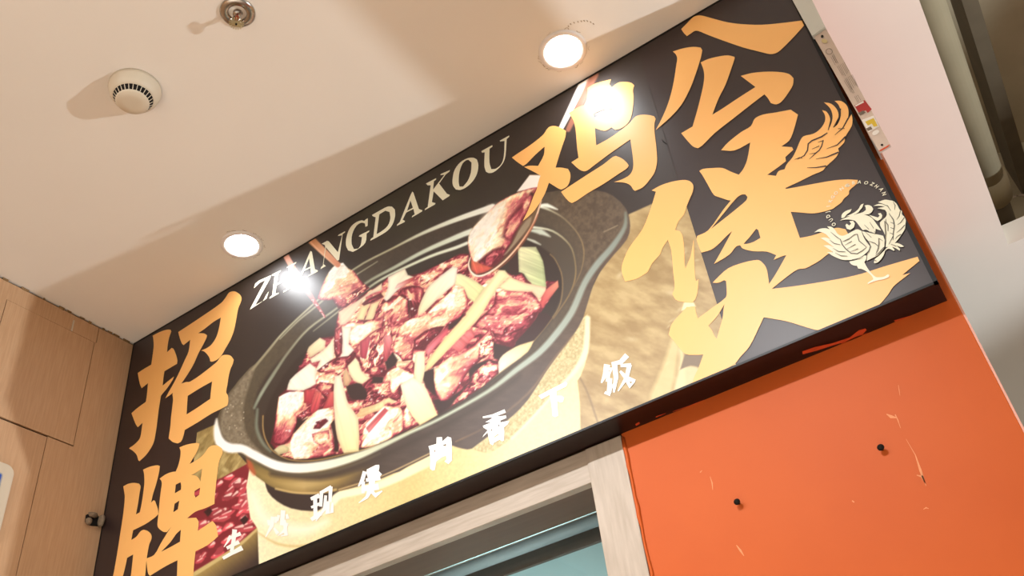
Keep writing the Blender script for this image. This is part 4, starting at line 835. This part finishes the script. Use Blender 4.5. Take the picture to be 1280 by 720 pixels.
pieces = [
 # chicken and chilli, back to front: outline, colour
 (d_((610,260),(760,180),(870,130),(1000,60),(1090,60),(1095,260),(1000,280),(900,200),(720,330),(600,380)), meat(0.12, scale=4, seed=2, contrast=2.4)),
 (g_((620,-10),(800,-10),(870,130),(890,250),(905,392),(800,392),(720,330),(680,260),(630,240)), leek((206,206,150),(142,168,104),(0.75,0.3), 34, (650,320), streak=0.16)),
 (g_((560,290),(660,250),(690,300),(750,350),(760,390),(600,340)), meat(-0.3, scale=3, seed=3)),
 (g_((540,290),(700,350),(900,392),(900,440),(830,520),(760,440),(500,430),(430,390)), leek((252,226,160),(240,190,150),(0.9,0.4), 40, (630,350))),
 (g_((1020,325),(1028,390),(860,605),(838,545),(900,420)), leek((236,150,120),(206,90,90),(-0.6,0.8), 30, (697,352))),
 (d_((945,265),(1010,258),(1170,340),(1250,400),(1150,548),(1080,500),(1030,400),(945,370)), leek((246,238,176),(206,206,132),(0.75,0.65), 36, (570,345), streak=0.08)),
 (d_((280,290),(450,205),(480,270),(540,290),(380,420),(270,540),(240,510),(280,400)), leek((255,246,214),(255,250,236),(-0.6,0.8), 40, (508,338))),
 (d_((350,410),(380,360),(540,290),(530,320),(430,385)), leek((206,84,84),(255,220,210),(-0.8,0.5), 20, (515,348))),
 (a_((825,480),(1000,380),(1260,192),(1262,260),(1100,330),(1000,470),(900,600),(840,612)), leek((250,226,190),(240,206,178),(-0.7,0.7), 60, (475,356))),
 (a_((1060,400),(1120,350),(1250,290),(1280,330),(1180,380),(1080,420)), meat(-0.32, scale=3, seed=5)),
 (a_((1000,560),(1050,430),(1140,400),(1080,560)), leek((252,224,160),(250,214,150),(-0.3,0.9), 30)), (a_((1090,560),(1150,400),(1250,360),(1200,470),(1180,560)), leek((250,222,170),(244,206,150),(-0.3,0.9), 30)),
 (d_((130,712),(210,580),(300,510),(400,470),(480,500),(490,690),(420,712)) + e_((330,150),(150,170),(0,250),(0,180),(60,100)), meat(0.10, scale=6, seed=6, contrast=1.9, rot=-0.8)),
 (a_((860,640),(960,580),(1080,600),(1280,520)) + b_((1280,20),(1150,60),(1050,150),(960,200),(930,100),(950,0)), meat(0.25, (-0.5, 0.3), (455, 415), 120, scale=7, seed=26)),
 (d_((380,470),(420,410),(520,378),(600,385),(635,410),(640,480),(590,600),(570,660),(510,704),(495,640),(500,540),(440,500)), meat(-0.26, scale=4.5, seed=7, rot=1.2)),
 (d_((580,680),(590,590),(640,470),(700,370),(930,183),(978,200),(960,320),(940,370),(790,500),(640,650)), leek((255,250,230),(250,226,176),(-0.55,0.83), 60, (560,340))),
 (b_((960,240),(1050,150),(1150,60),(1280,0)) + e_((240,0),(250,140),(150,190),(60,280)) + b_((1080,420),(1040,340)), meat(-0.24, scale=4.5, seed=8, rot=-1.1)),
 (b_((800,20),(860,-20),(862,240),(805,312),(780,200)), meat(-0.28, scale=4, seed=9, rot=1.4)),
 (b_((860,-10),(955,-10),(930,160),(985,220),(880,330),(805,330),(862,250)), leek((255,244,226),(255,250,240),(0.2,1), 40, (430,410))),
 (b_((510,240),(530,190),(640,98),(700,130),(690,205),(545,300)), leek((250,232,184),(222,190,142),(-0.6,0.5), 22, (402,424))),
 (b_((780,90),(780,300),(640,430),(600,425),(640,330),(560,352),(540,312),(700,200)), leek((255,238,190),(255,252,240),(0.5,0.7), 36, (392,430))),
 (b_((418,440),(430,380),(500,345),(520,360),(450,420)), meat(-0.1, scale=2.6, seed=10)),
 (b_((310,620),(340,520),(450,420),(540,352),(600,400),(602,560),(480,625)), leek((255,252,240),(255,250,232),(0.5,0.7), 40)),
 (b_((610,430),(700,360),(800,300),(950,280),(900,400),(830,475),(760,440),(650,450)), meat(-0.05, scale=3.6, seed=11, contrast=2.2)),
 (b_((600,560),(640,450),(760,440),(800,480),(790,570)), meat(0.35, scale=4, seed=12, contrast=1.6)),
 (b_((600,600),(640,540),(780,560),(782,720),(700,720),(640,640)), meat(-0.12, scale=4, seed=13)),
 (b_((900,400),(960,520),(920,580),(880,580),(870,480)), leek((226,180,130),(190,130,92),(0.2,1), 24, (430,460))),
 (b_((918,380),(995,298),(1030,340),(1060,430),(1145,500),(1065,562),(980,530),(930,440)), leek((255,240,190),(252,232,178),(0.6,0.7), 30, (440,450))),
 (e_((0,300),(60,270),(150,200),(250,140),(305,150),(325,280),(250,500),(150,560),(50,605),(5,500)), meat(0.06, scale=3.2, seed=14, contrast=2.5, rot=-1.2)),
 (e_((240,240),(310,230),(325,290),(270,490),(235,500)), leek((236,150,150),(190,70,84),(0.3,1), 30, (482,420), streak=0.2)), (e_((0,300),(90,240),(110,260),(60,470),(5,460)), leek((200,90,104),(176,60,80),(0,1), 26, (455,422), streak=0.2)),
 (e_((100,560),(170,545),(275,590),(250,645),(100,650)), meat(-0.25, scale=3, seed=15)),
 (e_((325,400),(340,300),(370,220),(450,100),(600,50),(690,20)) + d_((680,650),(760,560),(870,470),(950,395),(1035,395),(1082,520),(1060,620),(980,712)) + e_((870,150),(790,230),(700,300),(620,390),(540,370),(525,480),(430,495),(390,440)), meat(0.14, (-0.55, -0.6), (545, 405), 95, scale=6, seed=16, contrast=1.7, rot=-0.7)),
 (e_((540,280),(650,190),(760,150),(850,140),(790,230),(700,300),(640,385),(540,370)), meat(-0.38, scale=4, seed=17, rot=-0.8)),
 (e_((650,380),(720,290),(870,158),(892,192),(800,300),(680,442)), leek((196,78,92),(220,120,128),(-0.7,0.7), 36, (560,410), streak=0.22)),
 (g_((400,420),(430,390),(500,430),(700,440),(790,480),(855,580),(830,640)) + h_((770,110),(700,190),(600,300),(545,350),(480,335),(420,300),(360,200),(170,150),(220,80)) + g_((240,700),(380,560)), meat(-0.02, (-0.2, -0.75), (622, 382), 80, scale=6.5, seed=18, contrast=2.0, rot=-0.4)),
 (h_((360,230),(440,250),(560,200),(700,130),(620,240),(540,348),(430,300)), meat(-0.36, scale=5, seed=19)),
 (e_((745,570),(900,450),(1000,420),(1150,330),(1280,190)) + h_((340,160),(375,260),(370,360),(250,480),(150,570),(60,700)) + f_((960,170),(880,240),(810,252),(770,180),(742,40)), meat(0.16, (-0.8, -0.2), (577, 462), 75, scale=9, seed=20, contrast=1.2, rot=-0.7)),
 (h_((250,300),(330,220),(375,260),(370,370),(290,460),(220,480)), meat(0.0, scale=2.6, seed=21, contrast=3.0)),
 (g_((425,222),(490,225),(540,282),(410,410)) + e_((1230,10),(1150,110),(920,340),(720,550),(650,592),(680,490),(860,250),(1060,30)) + g_((100,650),(290,400)), leek((255,236,170),(246,214,138),(-0.62,0.78), 110, (628,340), streak=0.06, edge=5)),
 (e_((915,350),(1020,240),(1120,158),(1152,240),(1060,340),(1000,412)), leek((232,134,130),(196,66,80),(0.7,0.6), 24, (570,425), streak=0.2)),
 (h_((140,715),(200,590),(330,490),(420,520),(425,610),(310,715)) + f_((1000,265),(960,230)), meat(0.0, scale=3.4, seed=22, contrast=2.2)),
 (h_((425,500),(470,430),(560,370),(640,330),(780,288),(720,400),(560,520),(430,615)), leek((255,246,214),(240,206,136),(0.7,-0.7), 44, (625,462))),
 (e_((465,560),(520,478),(555,530),(530,645)), meat(0.0, scale=3, seed=23)),
 (f_((20,280),(100,170),(200,80),(320,30),(420,180),(400,260),(250,220),(150,290),(30,325)), meat(-0.08, scale=3.0, seed=24, contrast=2.6)),
 (e_((230,715),(280,600),(380,548),(480,600),(560,640),(640,712)) + f_((500,60),(400,90),(340,190),(300,150),(290,60)), meat(0.34, scale=5, seed=25, contrast=1.4)),
 (e_((558,420),(580,400),(642,398),(652,560),(625,712),(560,712),(540,620)), leek((255,246,206),(248,226,170),(0,1), 36, (528,440))),
 (f_((-5,330),(150,285),(290,215),(345,250),(330,275),(280,270),(180,335),(0,412)), leek((252,216,150),(236,176,112),(0,1), 14, (470,500))), (c_((1000,225),(1100,180),(1285,80),(1285,165),(1130,222),(1030,252)), leek((252,216,150),(236,176,112),(0,1), 14, (450,505))),
 (f_((0,712),(30,560),(60,480),(250,300),(400,310),(445,400),(440,545),(330,612),(180,682),(60,718)), meat(0.38, scale=7, seed=27, contrast=1.9, rot=-0.95)),
 (f_((60,520),(250,318),(285,345),(90,572)), leek((214,96,104),(236,150,146),(-0.7,0.7), 30, (470,515), streak=0.25)),
 (f_((430,390),(470,300),(540,440),(520,500),(440,545)), meat(0.2, scale=3, seed=28)),
 (f_((405,90),(520,15),(632,80),(690,180),(778,392),(600,492),(520,400),(450,260)), leek((255,250,222),(255,228,156),(0.55,0.8), 52, (505,475), edge=4)),
 (c_((490,-20),(600,-30),(560,120),(470,110)), leek((200,76,84),(170,48,64),(0,1), 18, (388,488), streak=0.2)), (c_((600,-10),(655,5),(632,160),(560,222),(535,185)), leek((222,110,104),(184,60,74),(-0.3,1), 26, (398,490), streak=0.2)), (c_((690,120),(740,0),(785,-10),(782,150),(668,168)), leek((224,112,104),(192,68,78),(-0.3,1), 20, (412,490), streak=0.2)),
 (c_((410,245),(540,150),(552,212),(470,278)), meat(-0.1, scale=3, seed=29)),
 (c_((145,515),(180,380),(210,180),(230,50),(330,0),(480,0),(475,130),(400,220),(412,300),(370,420),(320,505),(240,540)), meat(0.22, (-0.2, -0.95), (357, 522), 70, scale=6, seed=30, contrast=1.3, rot=-1.1)),
 (c_((180,582),(230,540),(280,528),(335,560),(320,602),(230,630)), leek((226,218,160),(176,160,104),(0.3,0.9), 12, (350,556))),
 (c_((250,640),(330,600),(400,610),(380,668)), meat(0.1, scale=3, seed=31)),
 (c_((340,520),(380,420),(520,270),(620,180),(782,158),(785,260),(742,330),(785,520),(785,622),(640,658),(380,674),(350,600)), meat(0.34, (-0.7, -0.1), (392, 545), 80, scale=6, seed=32, contrast=1.5)),
 (c_((575,370),(600,300),(700,265),(725,290),(640,370)), meat(-0.25, scale=2.5, seed=33)), (c_((560,420),(730,380),(740,500),(650,540),(580,500)), meat(0.3, scale=4, seed=34)),
 (b_((788,480),(850,476),(882,600)) + c_((892,0),(930,130),(1025,265),(1030,592),(880,614),(820,480),(788,270),(778,0)), leek((255,250,224),(248,224,150),(0.25,0.97), 95, (420,470), streak=0.04, edge=5)),
 # held by the chopsticks
 (T1((645,490),(690,370),(740,270),(800,205),(860,190),(905,240),(950,260),(1000,330),(1080,402),(980,475),(880,560),(820,572),(770,500),(700,505)), meat(0.20, (-0.35, -0.85), (425, 362), 60, scale=6, seed=35, contrast=1.3)),
 (T1((880,480),(960,420),(1040,370),(1080,402),(980,475),(885,560)), meat(-0.16, scale=2.2, seed=36, contrast=2.6)),
]
MEAT = np.zeros((nz, nx), bool)
for q, c in pieces:
    fill(q, c, 0.8)
    wq = window(q, 1); MEAT[wq] = np.where(sdist(QX[wq], QY[wq], q) > 1.0, c.__qualname__.startswith('meat'), MEAT[wq])
# glossy sauce glints on the meat
for k in range(620):
    a, b = _rs.uniform(332, 700), _rs.uniform(330, 575)
    gxz = on_sign((a, b)); j = int((gxz[1] - gz[0]) / (gz[1] - gz[0])); i = int((gxz[0] - PX0) / STEP)
    if not (0 <= j < nz and 0 <= i < nx and MEAT[j, i]): continue
    glint(a, b, _rs.uniform(0.7, 2.2), (255, 250, 242), _rs.uniform(1, 2.2), _rs.uniform(-1.2, 0), _rs.uniform(0.5, 1.0))
# chopsticks
stroke(T1((380,125),(470,280),(560,420),(640,540),(708,640)), [7.5, 7, 6, 4.5, 2.2], [(206,150,130),(222,160,140),(214,134,122),(168,72,80),(170,80,86)], 0.8)
for k in range(22):
    t = _rs.rand(); q = T1((600 + 108 * t, 490 + 150 * t))[0]; glint(q[0] + _rs.uniform(-1, 1), q[1] + _rs.uniform(-1, 1), 0.8, (255, 226, 222), 1, 0, 0.8)
stroke(T1((600,5),(700,100),(815,205)), [10, 9, 7], [(206,140,92),(230,172,136),(212,140,110)], 0.8); stroke(T1((590,20),(690,120),(790,215)), [1, 2, 1], (250, 206, 170), 0.8, 0.7)
# spoon
fill(G((545,-10),(640,-10),(625,170),(565,330),(480,450),(380,560),(280,640),(200,670),(150,640),(133,590),(150,530),(300,300),(470,100)), leek((120,96,66),(92,60,46),(-0.5,0.8), 60, (670,250)), 0.8)
fill(G((545,-5),(625,-5),(605,80),(540,90),(460,105)), (255, 246, 236), 0.8)
stroke(E_((620,85),(530,270),(430,470)) , [11, 8, 6], (255, 244, 234), 0.8); stroke(E_((690,50),(590,260),(490,470)), [10, 8, 6], (170, 108, 84), 1.2, 0.9)
fill(G((600,75),(540,85),(470,110),(380,150),(320,190),(250,260),(200,310),(150,370),(133,440),(148,530),(170,580),(230,612),(300,602),(370,530),(425,440),(470,340),(520,270),(560,170)), meat(0.30, (-0.85, -0.2), (612, 288), 62, scale=7, seed=40, contrast=1.3, rot=-0.95, edge=3), 0.8)
fill(G((580,90),(545,210),(480,330),(420,440),(360,410),(400,290),(480,190),(540,120)), meat(-0.18, scale=5, seed=41, rot=-1.0), 2.2, 0.85)
fill(G((200,570),(300,490),(370,470),(400,500),(330,590),(260,615),(210,600)), meat(-0.32, scale=5, seed=42, rot=-0.8), 1.6)
fill(G((155,560),(200,580),(300,612),(250,640),(190,655),(155,625)), leek((226,116,84),(206,84,76),(0.3,0.9), 20, (590,325), streak=0.2), 0.9)
fill(G((270,200),(330,190),(390,170),(370,250),(320,350),(260,440),(190,520),(155,510),(150,400),(210,310)), (255, 246, 230), 4.0, 0.6)
glint(*G((560,122))[0], 3.0, (60, 24, 28), 1, 0, 0.9)
fill(G((560,270),(520,300),(470,370),(430,450),(370,530),(390,520),(470,430),(545,330)), (150, 132, 108), 1.0)
stroke(G((622,165),(590,270),(555,345),(480,455),(385,562),(285,640),(205,668),(155,640),(138,590),(150,545)), [1.6,2.4,2.4,2.4,2.4,2.4,2.2,2.0,1.8,1.4], [(226,190,160),(240,206,176),(206,150,116),(230,180,146),(236,196,164),(246,220,196),(255,240,222),(255,240,222),(255,236,214),(250,220,196)], 0.7)
stroke(G((600,260),(560,350),(490,462),(395,572),(290,650)), 1.6, (150, 78, 52), 0.9, 0.8)

lin = np.clip(CV, 0, 255) / 255.0
lin = np.where(lin > 0.04045, ((lin + 0.055) / 1.055)**2.4, lin / 12.92) * 0.97
verts = np.stack([GX, np.full_like(GX, SY - 0.0005), GZ], -1).reshape(-1, 3)
idx = np.arange(nx * nz).reshape(nz, nx)
quads = np.stack([idx[:-1, :-1], idx[:-1, 1:], idx[1:, 1:], idx[1:, :-1]], -1).reshape(-1, 4)
me = bpy.data.meshes.new('printed_photo')
me.vertices.add(len(verts)); me.vertices.foreach_set('co', verts.ravel())
me.loops.add(quads.size); me.loops.foreach_set('vertex_index', quads.ravel().astype(np.int32))
me.polygons.add(len(quads)); me.polygons.foreach_set('loop_start', (np.arange(len(quads)) * 4).astype(np.int32)); me.polygons.foreach_set('loop_total', np.full(len(quads), 4, np.int32))
me.update(); me.validate()
ca = me.color_attributes.new('ink', 'FLOAT_COLOR', 'POINT')
ca.data.foreach_set('color', np.concatenate([lin.reshape(-1, 3), np.ones((nx * nz, 1))], 1).ravel().astype(np.float32))
pm = bpy.data.materials.new('photo_print'); pm.use_nodes = True; nt = pm.node_tree; bs = nt.nodes['Principled BSDF']
at = nt.nodes.new('ShaderNodeAttribute'); at.attribute_name = 'ink'; nt.links.new(at.outputs['Color'], bs.inputs['Base Color'])
bs.inputs['Roughness'].default_value = 0.40; bs.inputs['Specular IOR Level'].default_value = 0.5
spart(link('printed_photo', me, pm), 'printed photo of chicken stew in a black clay pot with spoon and chopsticks')
